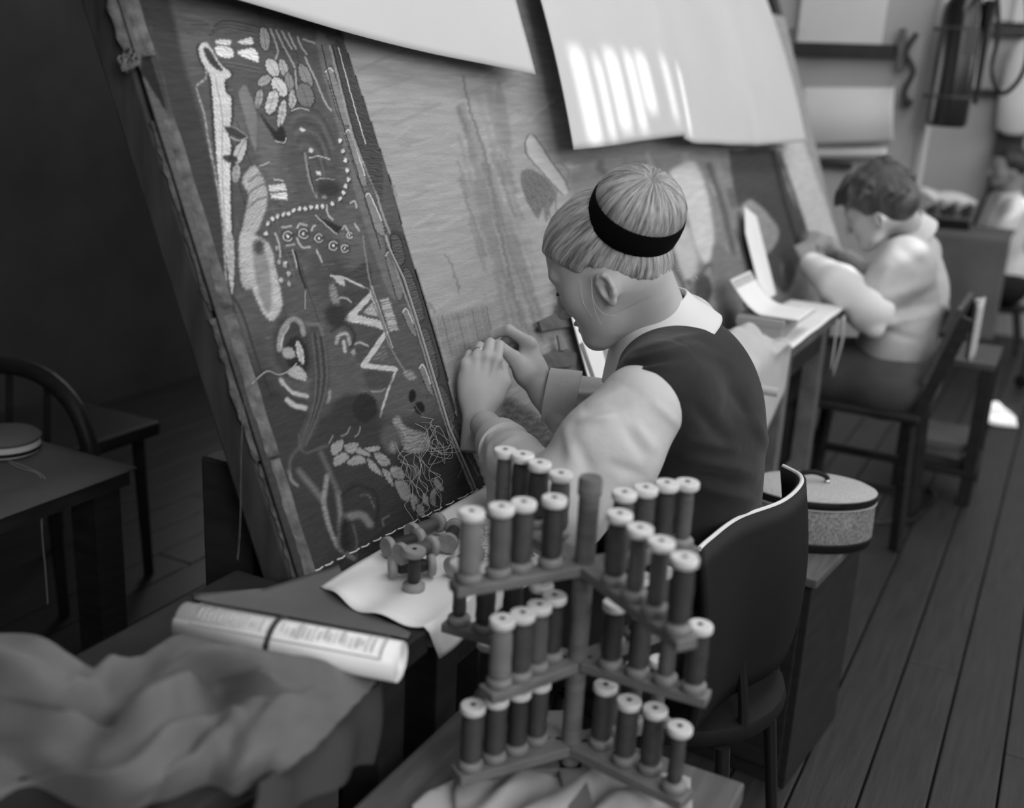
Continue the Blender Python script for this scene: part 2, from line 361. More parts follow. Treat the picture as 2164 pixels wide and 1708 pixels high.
# back wall furnishing: pale upper panels, dark rails, boarded door
def bw(px, py, y=WY): return at(px, py, 'y', y)
def back_panel(name, px0, py0, px1, py1, th, m, y=WY, parent=None):
    a, b = bw(px0, py1, y), bw(px1, py0, y); return obj(name, MB().box(((a[0]+b[0])/2, y-th/2, (a[2]+b[2])/2), (abs(b[0]-a[0]), th, abs(b[2]-a[2])), bev=0.004), m, parent)
struct(back_panel('trim_1', 2040, 190, 2122, 203, 0.05, 'rail_dark'))
struct(back_panel('wall_panel_upper', 2040, -140, 2122, 190, 0.02, 'wall_light'))
d = struct(back_panel('door_1', 2126, -120, 2400, 640, 0.03, 'wall_paint'))
struct(back_panel('trim_2', 2109, 203, 2122, 600, 0.07, 'rail_dark'))
for q in ((2140, 105, 2400, 190), (2140, -100, 2400, 50)): back_panel('door_panel', *q, 0.06, 'wall_light', WY, d)
struct(back_panel('trim_3', 2090, 52, 2400, 60, 0.06, 'rail_dark')); struct(back_panel('trim_4', 2092, 74, 2400, 80, 0.05, 'rail_dark'))
struct(back_panel('wall_panel_top', 2090, -140, 2400, 50, 0.03, 'wall_light'))
# partition beside the loom end, carrying the roller blind and the extinguisher
PY = 5.35
a, b = at(1660, 300, 'y', PY), at(1952, 300, 'y', PY)
part = struct(obj('wall_partition', MB().box(((a[0]+b[0])/2-0.35, PY+0.06, 1.95), (b[0]-a[0]+0.7, 0.12, 4.3)), 'wall_paint'))
struct(obj('trim_5', MB().box((b[0]-0.012, PY+0.06, 1.95), (0.03, 0.15, 4.3), bev=0.005), 'wall_paint'))
# ------------------------------------------------------------------ loom
Y0, Y1 = 1.055, 4.66
lm = thing('tapestry_loom', (-0.9, 2.8, 0), 'long dark wooden tapestry loom with leaning frame and stretched work', 'loom')
def lbeam(y, s0, s1, w, th, off, up=(0, 1, 0)): return MB().beam(loom(y, s0, off), loom(y, s1, off), w, th, up=LN, bev=0.004)
obj('upright', lbeam(Y0+0.012, -0.10, 1.35, 0.05, 0.05, -0.035), 'wood_loom', lm)
obj('upright', lbeam(Y1-0.03, -0.10, 1.35, 0.08, 0.06, -0.04), 'wood_loom', lm)
for yy in (2.3, 3.5): obj('upright', lbeam(yy, -0.10, 1.35, 0.06, 0.05, -0.06), 'wood_loom', lm)
obj('top_roller', MB().cyl(loom(Y0-0.1, 1.33, -0.06), loom(Y1+0.1, 1.33, -0.06), 0.06, n=18), 'wood_loom', lm, True)
obj('bottom_roller', MB().cyl(loom(Y0-0.03, -0.10, -0.07), loom(Y1+0.05, -0.10, -0.07), 0.055, n=18), 'wood_loom', lm, True)
for yy in (1.12, 2.9, 4.55):
    obj('post', MB().box((-0.99, yy, 0.45), (0.09, 0.08, 0.90), bev=0.004), 'wood_dark', lm)
    obj('brace', MB().beam((-1.06, yy, 0.62), (-1.62, yy, 0.03), 0.07, 0.075, bev=0.004), 'wood_dark', lm)
    obj('foot_rail', MB().box((-1.25, yy, 0.04), (0.9, 0.09, 0.07), bev=0.004), 'wood_dark', lm)
    if yy > 2: obj('back_post', MB().beam((-1.6, yy, 0.05), loom(yy, 1.3, -0.13), 0.08, 0.07, bev=0.004), 'wood_dark', lm)
obj('floor_beam', MB().box((-1.05, 2.85, 0.42), (0.06, 3.4, 0.09), bev=0.004), 'wood_dark', lm)
# ------------------------------------------------------------------ woven work: surface grid coloured by its woven design
def lin(d): c = d/255.0; return c/12.92 if c <= 0.04045 else ((c+0.055)/1.055)**2.4
TONE = 1.36
class Weave:
    def __init__(s, ya, yb, sa, sb, step, base):
        s.ys = np.concatenate([[ya], np.cumsum(np.full(1, 0.0))+ya])[:1]
        yy = [ya]
        while yy[-1] < yb: yy.append(yy[-1]+step*(1 if step < 0.002 else max(1.0, yy[-1]/2.0)))
        s.yy = np.array(yy); s.ss = np.arange(sa, sb+step, step); s.ny, s.ns = len(s.yy), len(s.ss)
        Yg, Sg = np.meshgrid(s.yy, s.ss); s.Y, s.S = Yg.ravel(), Sg.ravel()
        s.P = np.stack([LP0[0]-math.sin(LEAN)*s.S, s.Y, LP0[2]+math.cos(LEAN)*s.S], 1); s.px = proj(s.P)
        s.C = np.full(len(s.Y), float(base)); s.T = lambda p: p
    def frame(s, ox, oy, k): s.T = lambda p: (p[0]/k+ox, p[1]/k+oy); s.k = k; return s
    def _sub(s, P, m):
        lo, hi = P.min(0)-m, P.max(0)+m; x = s.px
        return np.nonzero((x[:, 0] > lo[0]) & (x[:, 0] < hi[0]) & (x[:, 1] > lo[1]) & (x[:, 1] < hi[1]))[0]
    @staticmethod
    def _dist(X, P, closed):
        D = np.full(len(X), 1e9); n = len(P)
        for i in range(n if closed else n-1):
            a, b = P[i], P[(i+1) % n]; ab = b-a; t = np.clip(((X-a)@ab)/max(ab@ab, 1e-9), 0, 1); D = np.minimum(D, np.hypot(*(X-a-t[:, None]*ab).T))
        return D
    def _blend(s, ix, w, val, hatch):
        v = np.full(len(ix), float(val))
        if hatch:
            ang, per, amt = hatch; x = s.px[ix]; v = v*(1+.7*amt*np.sin((x[:, 0]*math.cos(ang)+x[:, 1]*math.sin(ang))*2*math.pi/(per*.8)+1.3*np.sin(x[:, 0]*.21+x[:, 1]*.13)+np.sin(x[:, 1]*.47)))
        s.C[ix] = s.C[ix]*(1-w)+v*w
    def fill(s, poly, val, fe=1.5, hatch=None, smooth=True, jag=1.2):
        P = np.array([s.T(p) for p in poly], float)
        if smooth: P = np.array(catmull(P, 4, True))
        ix = s._sub(P, fe+3)
        if len(ix) == 0: return s
        X = s.px[ix]; X = X+jag*(0.6*np.sin(X[:, [1, 0]]*0.71+X*0.23)+0.4*np.sin(X[:, [1, 0]]*1.93+1)+0.4*np.sin(X[:, [1, 0]]*0.19+2)); ins = np.zeros(len(X), bool); n = len(P)
        for i in range(n):
            a, b = P[i], P[(i+1) % n]; c = (a[1] > X[:, 1]) != (b[1] > X[:, 1]); ins ^= c & (X[:, 0] < (b[0]-a[0])*(X[:, 1]-a[1])/((b[1]-a[1]) or 1e-9)+a[0])
        D = s._dist(X, P, True); D = np.where(ins, -D, D); s._blend(ix, np.clip(0.5-D/(2*fe), 0, 1), val, hatch); return s
    def line(s, pts, w, val, fe=1.0, smooth=True, hatch=None, jag=0.6, closed=False):
        P = np.array([s.T(p) for p in pts], float)
        if smooth and len(P) > 2: P = np.array(catmull(P, 5, closed))
        w = w/s.k/2; ix = s._sub(P, w+fe+2)
        if len(ix) == 0: return s
        X = s.px[ix]; X = X+jag*(0.6*np.sin(X[:, [1, 0]]*0.37+X*0.11)+0.4*np.sin(X[:, [1, 0]]*1.71+1)+0.5*np.sin(X[:, [1, 0]]*0.13+2)); D = s._dist(X, P, closed)-w; s._blend(ix, np.clip(0.5-D/(2*fe), 0, 1), val, hatch); return s
    def oval(s, cx, cy, rx, ry, ang, val, fe=1.5, hatch=None):
        c, q = math.cos(math.radians(ang)), math.sin(math.radians(ang))
        return s.fill([(cx+rx*math.cos(t)*c-ry*math.sin(t)*q, cy+rx*math.cos(t)*q+ry*math.sin(t)*c) for t in np.linspace(0, 2*math.pi, 14)[:-1]], val, fe, hatch, False)
    def leaf(s, cx, cy, rx, ry, ang, val, vein=True):
        s.oval(cx, cy, rx*1.14, ry*1.10, ang, 46, 2.0); s.oval(cx, cy, rx, ry, ang, val, 1.2, (math.radians(ang)+1.3, 3.4, 0.13))
        if vein:
            c, q = math.cos(math.radians(ang)), math.sin(math.radians(ang)); s.line([(cx+ry*.8*q, cy-ry*.8*c), (cx-ry*.8*q, cy+ry*.8*c)], 3, val*0.72)
        return s
    def build(s, name, m, parent=None, off=0.0, wav=0.0, keep=None):
        A = TONE*np.array([lin(max(c, 0)) for c in np.clip(np.round(s.C), 0, 255)]) if False else TONE*np.interp(s.C, np.arange(256), [lin(q) for q in range(256)])
        j, i = np.meshgrid(np.arange(s.ns-1), np.arange(s.ny-1), indexing='ij'); b = (j*s.ny+i).ravel()
        Q = np.stack([b, b+1, b+s.ny+1, b+s.ny], 1)
        if keep is not None: kk = keep(s.px, s.Y, s.S); Q = Q[kk[Q].all(1)]
        o = obj(name, (s.P+LN*off+LN[None]*(wav*np.sin(s.Y*9+s.S*3)*np.sin(s.S*7))[:, None], Q), m, parent, True)
        attr_color(o, A); md = o.modifiers.new('thick', 'SOLIDIFY'); md.thickness = 0.004; md.offset = -1
        return o
w = Weave(Y0-0.012, 1.80, -0.10, 0.97, 0.0017, 74).frame(240, 0, 2.846)
F, L, O, LF = w.fill, w.line, w.oval, w.leaf
random.seed(3)
for i in range(26):                                                  # slow tone drift of the ground
    O(random.uniform(300, 1500), random.uniform(50, 3200), random.uniform(60, 160), random.uniform(100, 260), random.uniform(-20, 10), random.choice((64, 70, 80, 84)), 22)
for i in range(340):                                                 # weft hachures
    x, y = random.uniform(260, 1480), random.uniform(40, 3300); x += (y-300)*.33; l = random.uniform(25, 110); L([(x, y), (x+l, y-l*random.uniform(-.02, .12))], random.uniform(3, 8), random.choice((58, 62, 66, 84, 88, 94)), 1.6)
for i in range(16):                                                  # slits and thick warps
    x, y = random.uniform(420, 1250), random.uniform(150, 1900); l = random.uniform(250, 800); L([(x, y), (x+l*.15, y+l*.5), (x+l*.32, y+l)], random.uniform(2, 5), random.choice((48, 52, 92)), 1.2)
F([(110, -60), (290, -60), (420, 420), (560, 900), (700, 1708), (640, 1708), (480, 1240), (300, 640), (150, 160)], 54, 6)
F([(165, 190), (205, 330), (300, 640), (280, 640), (180, 480), (150, 440), (160, 300)], 34, 2)
for q in range(9): L([(180+q*13, 60+q*50), (330+q*14, 640+q*60), (520+q*15, 1320+q*40), (640+q*10, 1800)], 5, 50+(q % 3)*9, 3)
for i in range(9): L([(560+i*7, 235-i*14+(0 if i < 6 else 260)), (640, 180-i*9+(0 if i < 6 else 270)), (740, 190-i*10+(0 if i < 6 else 280)), (870, 215-i*8+(0 if i < 6 else 270))], 9, 52 if i % 2 else 92, 2)
for p in ([(600, 250), (650, 243), (692, 248), (688, 275), (612, 270)], [(738, 255), (812, 232), (826, 275), (750, 268)], [(600, 288), (690, 290), (704, 350), (620, 342)], [(738, 312), (832, 298), (860, 378), (750, 338)]): F(p, 190, 1.5, (1.5, 5.0, 0.16))
P1 = [(500, 290), (530, 262), (562, 275), (600, 340), (640, 400), (690, 440), (690, 470), (655, 490), (665, 560), (695, 600), (690, 760), (655, 765), (690, 850), (690, 1000), (690, 1200), (700, 1500), (706, 1720), (690, 1720), (650, 1400), (620, 1100), (600, 860), (585, 620), (570, 470), (540, 420), (505, 340)]
F([(x+(-14 if x < 620 else 12), y) for x, y in P1], 48, 3); F(P1, 172, 1.5, (1.2, 4.0, 0.10))
F([(528, 300), (562, 302), (612, 380), (644, 432), (600, 420), (550, 360)], 58, 2, (0.3, 5, 0.2)); L([(600, 480), (640, 700), (640, 1000), (660, 1400)], 6, 128, 2)
L([(545, 430), (540, 480), (490, 520), (500, 590), (530, 680), (560, 860), (600, 1060), (640, 1320), (665, 1708)], 13, 122, 1.2, hatch=(1.4, 4, .25))
for q in ((945, 412, 40, 58, -30, 160), (1010, 415, 26, 56, -15, 140), (1045, 500, 26, 60, -8, 118), (985, 528, 40, 68, -35, 170), (895, 490, 28, 46, 60, 135), (862, 600, 24, 62, 12, 125), (940, 620, 36, 78, 16, 158), (1000, 690, 25, 85, 10, 150), (1065, 600, 26, 58, 5, 138), (897, 240, 30, 74, -8, 128), (1142, 460, 33, 78, -25, 112), (1140, 580, 52, 78, -18, 98)): LF(*q)
for p in ([(930, 180), (975, 300), (962, 362)], [(965, 190), (1020, 300), (1080, 410)], [(1095, 230), (1120, 290), (1150, 330)], [(1140, 350), (1210, 500), (1260, 620), (1300, 670)], [(1000, 195), (1060, 300)], [(1040, 205), (1085, 300)], [(1080, 430), (1090, 540)], [(1130, 240), (1200, 265)]): L(p, 12, 132, 1.3)
F([(740, 570), (770, 518), (795, 540), (850, 700), (845, 900), (820, 870), (770, 680)], 104, 2, (0.1, 4, .15)); F([(860, 700), (930, 760), (990, 870), (940, 1100), (880, 1000), (850, 850)], 88, 8)
F([(870, 690), (960, 790), (1000, 760), (1030, 860), (965, 850)], 40, 3); L([(960, 855), (1015, 862), (1025, 835)], 7, 165)
O(1190, 960, 150, 305, -6, 72, 6); 
for i in range(7): L([(1040+i*14, 700+i*38), (1120+i*5, 650+i*45), (1230-i*2, 690+i*48), (1320-i*14, 860+i*40)], 12, (60, 86)[i % 2], 4)
for p in ([(1165, 955), (1220, 945), (1290, 962)], [(1210, 1085), (1260, 1078), (1315, 1085)], [(1060, 672), (1110, 655), (1165, 668)]): L(p, 6, 170)
for p in ((1122, 785), (1175, 910), (1222, 1046), (1256, 1186)): O(p[0], p[1], 17, 12, 20, 180, 2)
L([(1140, 930), (1165, 1080), (1210, 1190)], 14, 118, 2); L([(1160, 1000), (1200, 1170)], 5, 40); O(1285, 1140, 75, 55, 0, 50, 8)
F([(1205, 250), (1290, 270), (1440, 860), (1594, 1400), (1700, 1760), (1640, 1760), (1480, 1300), (1330, 760)], 92, 3)
for p in ([(1262, 440), (1285, 415), (1310, 430), (1392, 690), (1398, 760), (1350, 720), (1290, 520)], [(1380, 810), (1415, 800), (1500, 1060), (1512, 1120), (1470, 1100), (1400, 880)], [(1500, 1190), (1530, 1175), (1600, 1330), (1620, 1420), (1560, 1380)]):
    L(p, 9, 48, 1.5, closed=True); F(p, 112, 1.5); L(p[:3], 8, 172)
L([(1240, 280), (1300, 520), (1400, 860), (1594, 1500)], 7, 52); L([(1290, 280), (1350, 520), (1440, 860), (1560, 1140), (1620, 1330), (1800, 1760)], 14, 125, 1.2, hatch=(.2, 3, .12)); L([(1305, 280), (1365, 520), (1455, 860), (1575, 1140)], 8, 40)
F([(1320, 280), (1380, 300), (1470, 560), (1594, 900), (1594, 1200), (1450, 840)], 62, 2, (1.35, 4.2, 0.22)); L([(1340, 290), (1430, 620), (1505, 870)], 6, 182)
for p in ((1352, 850), (1368, 915), (1382, 970), (1395, 1030), (1400, 1085), (1385, 1125), (1370, 1165), (1350, 1200), (1305, 1230), (1245, 1245), (1210, 1250), (1175, 1252), (1140, 1258), (1105, 1262), (1070, 1270), (1040, 1290), (1010, 1295), (975, 1305), (945, 1320), (915, 1350), (905, 1410), (912, 1480), (930, 1555), (950, 1625), (1020, 1590), (1040, 1650), (995, 1690)): O(p[0]+4, p[1]+5, 15, 17, 0, 50, 2); O(p[0], p[1], 12, 14, 20, 178, 1.5)
DR = [(760, 1080), (830, 1000), (870, 1040), (900, 1110), (915, 1180), (900, 1280), (850, 1400), (810, 1480), (820, 1720), (760, 1720), (740, 1500), (785, 1260), (798, 1180)]
F([(x-16, y) for x, y in DR], 60, 6); F(DR, 142, 3, (0.9, 6.5, 0.16))
for p in ([(800, 1170), (850, 1130), (905, 1110)], [(795, 1260), (850, 1210), (910, 1190)], [(800, 1100), (850, 1060), (890, 1060)]): L(p, 9, 92, 2)
F([(700, 940), (720, 880), (790, 830), (790, 920), (750, 992), (710, 995)], 48, 2); F([(710, 930), (730, 880), (785, 840), (780, 920), (745, 985), (715, 985)], 155, 1.3, (.5, 4, .12)); L([(780, 845), (740, 920), (725, 980)], 4, 90)
F([(650, 765), (720, 780), (795, 830), (740, 840), (690, 810)], 55, 2); L([(650, 765), (720, 775), (795, 828)], 5, 130); L([(690, 830), (740, 850), (795, 832)], 7, 140); LF(725, 1050, 26, 56, 8, 132); LF(690, 960, 40, 20, 10, 56)
for p in ([(920, 1120), (1020, 1110), (1030, 1150), (925, 1160)], [(930, 1170), (1030, 1160), (1034, 1210), (935, 1195)]): F(p, 172, 1.5, (1.4, 6, .2), False)
L([(955, 1085), (1010, 1092)], 8, 170); L([(865, 1005), (925, 980)], 6, 170)
for (x, y, r) in ((1222, 1438, 24), (1408, 1420, 17), (1310, 1482, 26), (1380, 1500, 22), (1035, 1425, 28), (1130, 1410, 28)):
    O(x, y, r*1.5, r*1.5, 0, 56, 3); L([(x+r*math.cos(t), y+r*math.sin(t)) for t in np.linspace(0.5, 5.6, 9)], 9, 150, 1.2); O(x, y, r*.3, r*.35, 0, 190, 1.2)
for p in ([(1000, 1372), (1055, 1365)], [(1095, 1375), (1110, 1352), (1150, 1360)], [(1180, 1390), (1190, 1365), (1200, 1362)], [(1270, 1240), (1275, 1290), (1305, 1325)], [(1415, 1225), (1440, 1215), (1450, 1250)], [(1030, 1480), (1075, 1475)], [(1090, 1440), (1120, 1490), (1170, 1490)], [(1365, 1380), (1380, 1365), (1400, 1400)], [(1440, 1350), (1465, 1390)], [(960, 1410), (985, 1480), (990, 1550)], [(1210, 1510), (1240, 1580)]): L(p, 12, 148, 1.5)
F([(1200, 1300), (1280, 1335), (1362, 1372), (1332, 1412), (1255, 1350)], 42, 2, None, False); L([(1200, 1300), (1255, 1348), (1330, 1412)], 7, 158)
# lower half, traced at the second scale
w.frame(400, 500, 2.373)
F([(180, 560), (520, 800), (720, 880), (1000, 920), (1330, 960), (1560, 1300), (1500, 1600), (500, 1760), (300, 1000)], 50, 22)
F([(240, 0), (330, 0), (400, 60), (420, 150), (457, 345), (410, 422), (375, 410), (330, 330), (270, 170)], 152, 3, (1.0, 7, .10)); F([(305, 30), (370, 80), (400, 230), (398, 362), (370, 370), (330, 250)], 116, 4, (.2, 5, .12)); O(340, 55, 26, 36, 0, 62, 5)
F([(165, 0), (207, 0), (216, 150), (205, 295), (188, 200)], 142, 1.5, (1.2, 4, .12)); L([(205, 300), (260, 400), (330, 620), (400, 800)], 8, 42, 2); L([(120, 100), (200, 330), (330, 760), (430, 1150), (600, 1708)], 10, 44, 3)
for p in ((380, 50), (395, 105), (410, 165), (425, 200), (455, 225), (490, 240), (440, 130), (470, 150), (490, 190), (430, 60)): O(p[0], p[1], 9, 12, 0, 138, 1.5)
L([(520, 80), (545, 180), (572, 260)], 10, 36, 1.5); L([(508, 70), (530, 160)], 8, 142); L([(572, 275), (570, 365)], 4, 150)
F([(695, 185), (790, 180), (880, 130), (905, 180), (897, 270), (800, 230)], 60, 3, (1.2, 5, .15)); L([(700, 200), (760, 208), (830, 240), (897, 275)], 11, 160, smooth=False); F([(715, 205), (760, 210), (770, 250), (740, 240)], 150, 2)
F([(750, 300), (860, 260), (890, 285), (770, 400)], 58, 3); L([(740, 312), (775, 312), (800, 330)], 10, 138)
F([(902, 278), (757, 422), (968, 472)], 158, 1.5, (1.2, 5, .08), False); F([(902, 312), (830, 396), (950, 424)], 72, 1.5, None, False); F([(906, 332), (862, 386), (940, 408)], 138, 1.5, (1.5, 4, .1), False)
F([(770, 440), (960, 480), (850, 640), (800, 520)], 66, 3); L([(972, 492), (862, 650), (1022, 668)], 27, 158, smooth=False, hatch=(1.2, 5, .08)); F([(965, 545), (905, 620), (1000, 632)], 84, 2, (1.3, 4, .2), False)
L([(820, 540), (850, 535), (885, 552)], 11, 140); L([(1022, 682), (985, 780), (946, 905)], 12, 150); L([(905, 778), (940, 778), (972, 765)], 10, 138); F([(870, 680), (1000, 690), (980, 760), (900, 770)], 62, 4)
F([(690, 260), (720, 250), (745, 350), (715, 360)], 110, 3, (1.4, 5, .2)); O(725, 400, 55, 60, 0, 48, 6)
L([(860, 0), (900, 250), (960, 440), (1000, 560), (1100, 720)], 9, 105); L([(905, 250), (1010, 560)], 6, 140); F([(945, 320), (990, 310), (1042, 470), (995, 480)], 146, 2, None, False)
for t in (0, 1, 2, 3): L([(950+t*14, 335+t*40), (996+t*14, 326+t*40)], 4, 78); L([(953+t*14, 345+t*40), (999+t*14, 336+t*40)], 3, 78)
F([(1065, 680), (1110, 680), (1130, 715), (1085, 720)], 118, 3, (1.3, 5, .2))
F([(995, 0), (1075, 0), (1170, 260), (1260, 520), (1330, 800), (1460, 1100), (1520, 1350), (1440, 1350), (1330, 1040), (1240, 830), (1140, 490), (1060, 240)], 60, 2)
for p in ([(1000, 10), (1040, 0), (1070, 100), (1060, 140), (1030, 130)], [(1060, 190), (1100, 180), (1165, 380), (1150, 430), (1110, 400)], [(1150, 490), (1190, 480), (1240, 680), (1220, 720), (1190, 680)], [(1240, 770), (1270, 765), (1320, 900), (1300, 930)]): L(p, 10, 40, 1.5, closed=True); F(p, 72, 2, (1.3, 4.5, .28))
for p in ([(975, 100), (1000, 85), (1040, 200), (1062, 290), (1040, 320), (1010, 240)], [(1060, 382), (1080, 366), (1115, 440), (1130, 500), (1100, 480)], [(1145, 662), (1165, 646), (1200, 740), (1215, 800), (1180, 760)]): L(p, 8, 46, 1.5, closed=True); F(p, 104, 1.5); L(p[:3], 8, 162)
L([(975, 0), (1030, 170), (1100, 370), (1140, 490), (1245, 840), (1320, 1050), (1412, 1275)], 13, 132, 1.2, hatch=(.3, 3, .2)); L([(1300, 930), (1380, 1090), (1440, 1200)], 8, 90)
O(510, 570, 100, 170, -12, 56, 6); O(530, 600, 58, 96, -8, 38, 3); L([(440, 570), (452, 480), (500, 420), (545, 432), (562, 492)], 26, 118, 2, hatch=(.8, 5, .15)); L([(450, 560), (462, 500), (490, 450)], 8, 160, 2)
LF(545, 585, 18, 62, -14, 150); F([(455, 572), (500, 558), (522, 606), (470, 612)], 132, 2); F([(480, 680), (530, 650), (577, 690), (570, 727), (510, 710)], 138, 2, (.9, 5, .15))
L([(448, 722), (500, 782), (577, 802)], 22, 146, 2); L([(480, 822), (520, 852), (572, 862)], 26, 150, 2); L([(462, 760), (520, 820), (575, 832)], 12, 52, 2); L([(640, 840), (680, 830), (690, 780)], 18, 138, 3)
F([(590, 470), (655, 480), (695, 700), (660, 900), (560, 1070), (540, 1000), (590, 850), (602, 650)], 62, 4)
for i in range(5): L([(605+i*14, 490), (625+i*14, 700), (610+i*10, 860), (550+i*5, 1050)], 6, (84, 46)[i % 2], 2.5)
L([(580, 440), (640, 450), (655, 495)], 16, 92, 3); L([(728, 535), (742, 497), (780, 494), (797, 542)], 20, 132, 2, hatch=(1.2, 5, .2)); L([(765, 530), (770, 578)], 18, 150, 2); O(812, 582, 12, 16, 0, 130, 2); L([(700, 480), (770, 440), (820, 500), (800, 560)], 10, 44, 3)
O(820, 900, 130, 110, 0, 48, 8); O(870, 862, 62, 74, 0, 38, 3); O(1108, 802, 18, 34, 8, 30, 2); O(1145, 862, 26, 32, 0, 30, 2); L([(1125, 850), (1145, 880), (1165, 890)], 4, 96)
F([(1010, 930), (1040, 900), (1080, 960), (1180, 990), (1200, 1040), (1160, 1085), (1080, 1080), (1040, 1010)], 112, 3, (1.0, 4, .25))
O(1000, 1015, 52, 72, -12, 74, 6); O(1012, 1062, 14, 26, -12, 122, 6); O(1120, 1175, 52, 74, -10, 50, 6); O(1128, 1180, 14, 34, -10, 108, 7)
SCA = ([(700, 1050), (755, 1020), (760, 1060), (715, 1105)], [(715, 1110), (770, 1085), (790, 1120), (720, 1155)], [(765, 1050), (830, 1035), (835, 1075), (790, 1090)], [(780, 1130), (840, 1095), (875, 1135), (800, 1150)], [(835, 1060), (890, 1085), (895, 1105), (830, 1090)], [(880, 1110), (930, 1150), (960, 1205), (900, 1170)], [(915, 1095), (960, 1090), (1000, 1140), (950, 1150)], [(960, 1165), (1000, 1190), (1015, 1260), (965, 1200)], [(1000, 1160), (1050, 1160), (1070, 1215), (1010, 1210)], [(1020, 1230), (1085, 1240), (1095, 1330), (1050, 1310)], [(870, 1060), (950, 1055), (930, 1080), (890, 1080)], [(1105, 1290), (1140, 1320), (1120, 1380), (1100, 1340)], [(1160, 1290), (1190, 1310), (1190, 1350), (1165, 1340)], [(1220, 1210), (1255, 1240), (1265, 1280), (1225, 1265)], [(1200, 1280), (1225, 1270), (1225, 1350), (1205, 1340)], [(1130, 1350), (1160, 1350), (1170, 1400), (1140, 1400)])
for p in SCA:
    L(p, 12, 34, 2, closed=True, smooth=False); F(p, 122, 1.5, (random.uniform(0, 3), 4.2, .16))
for p in ([(752, 1005), (780, 990), (797, 958)], [(820, 1007), (840, 990), (847, 958)], [(690, 1040), (710, 1000)]): L(p, 7, 108)
L([(540, 1180), (600, 1250), (660, 1325)], 30, 88, 5); L([(682, 1205), (664, 1330), (690, 1450), (740, 1560), (810, 1612)], 26, 112, 3, hatch=(.9, 5, .15)); L([(735, 1290), (747, 1420), (735, 1550)], 24, 104, 4); L([(490, 1180), (505, 1228), (532, 1252)], 14, 112, 3); L([(700, 1230), (705, 1400), (725, 1500)], 10, 46, 4)
L([(650, 1090), (700, 1200), (735, 1290)], 22, 82, 5); L([(545, 1060), (500, 1110), (490, 1180)], 12, 76, 4); L([(540, 1000), (545, 1060), (580, 1085), (680, 1050)], 10, 74, 3)
L([(780, 1410), (850, 1398), (896, 1445)], 40, 104, 4); L([(850, 1300), (890, 1302), (917, 1362)], 9, 84, 2, hatch=(1, 4, .3)); L([(760, 1300), (830, 1250), (930, 1300), (930, 1420)], 10, 36, 4); L([(810, 1450), (830, 1530), (825, 1620)], 9, 84, 3); L([(965, 1450), (960, 1420), (990, 1405)], 8, 96, 2); O(770, 1500, 30, 90, 0, 36, 8)
L([(1340, 1210), (1350, 1180), (1370, 1170)], 6, 84)
SLIT = [(712, 60), (722, 100), (760, 210), (815, 375), (850, 510), (890, 640), (925, 760), (955, 880), (1010, 1010), (1050, 1120)]
SL = np.array(SLIT, float)
def slitx(py): return np.interp(py, SL[:, 1], SL[:, 0])
tp1 = tag(w.build('tapestry', 'weave', None, 0.004, 0.0, lambda p, Y, S: (p[:, 0] < slitx(p[:, 1])+3)), 'dark figured tapestry border with leaves pearls and zigzags stretched on the loom', 'tapestry')
# ---- plain woven field and figured field beyond the slit
w = Weave(1.34, Y1, -0.10, 1.02, 0.0034, 134).frame(0, 0, 1.0)
F, L, O = w.fill, w.line, w.oval
random.seed(11)
for i in range(170):                                                  # slubs along the weft
    x, y = random.uniform(740, 1250), random.uniform(100, 900); L([(x, y), (x+random.uniform(30, 110), y-random.uniform(12, 45))], random.uniform(2, 6), random.uniform(120, 148), 2.5)
for i in range(80):                                                   # streaks of worn warp
    t = random.uniform(0, 1); x = 990+random.gauss(0, 28)+95*t; y = 200+460*t; l = random.uniform(40, 170)
    L([(x, y), (x+l*.16, y+l*.5), (x+l*.34, y+l)], random.uniform(2, 12), random.uniform(104, 134), 4.5, jag=2.2)
L([(982, 160), (1000, 240), (1030, 330), (1060, 480), (1110, 690)], 5, 104, 2.5, jag=2); L([(1040, 190), (1062, 300), (1075, 310)], 16, 122, 4, jag=2); F([(1058, 170), (1072, 200), (1086, 300), (1070, 310), (1052, 230)], 118, 4)
L([(1000, 330), (1040, 470), (1060, 600), (1080, 690)], 9, 118, 5, jag=3); L([(1075, 470), (1100, 520), (1140, 640)], 5, 116, 3, jag=2)
for p in ([(945, 535), (962, 570), (975, 620)], [(830, 380), (840, 410)], [(905, 640), (920, 660)]): L(p, 5, 112, 1.5, jag=3)
F([(893, 678), (930, 668), (1028, 642), (1036, 668), (1046, 700), (1062, 745), (1000, 765), (928, 764), (912, 720)], 116, 2, (0.25, 5.0, 0.12), False, 2.0)
for q in range(9): L([(905+q*16, 676-q*4), (925+q*16, 760-q*2)], 2, (92, 128)[q % 2], 1)
F([(925, 764), (1000, 765), (1062, 745), (1100, 900), (1180, 960), (1210, 1010), (1060, 1050), (1010, 980)], 128, 4); F([(1062, 860), (1100, 850), (1200, 930), (1210, 990), (1090, 980)], 84, 8, (.9, 6, .2))
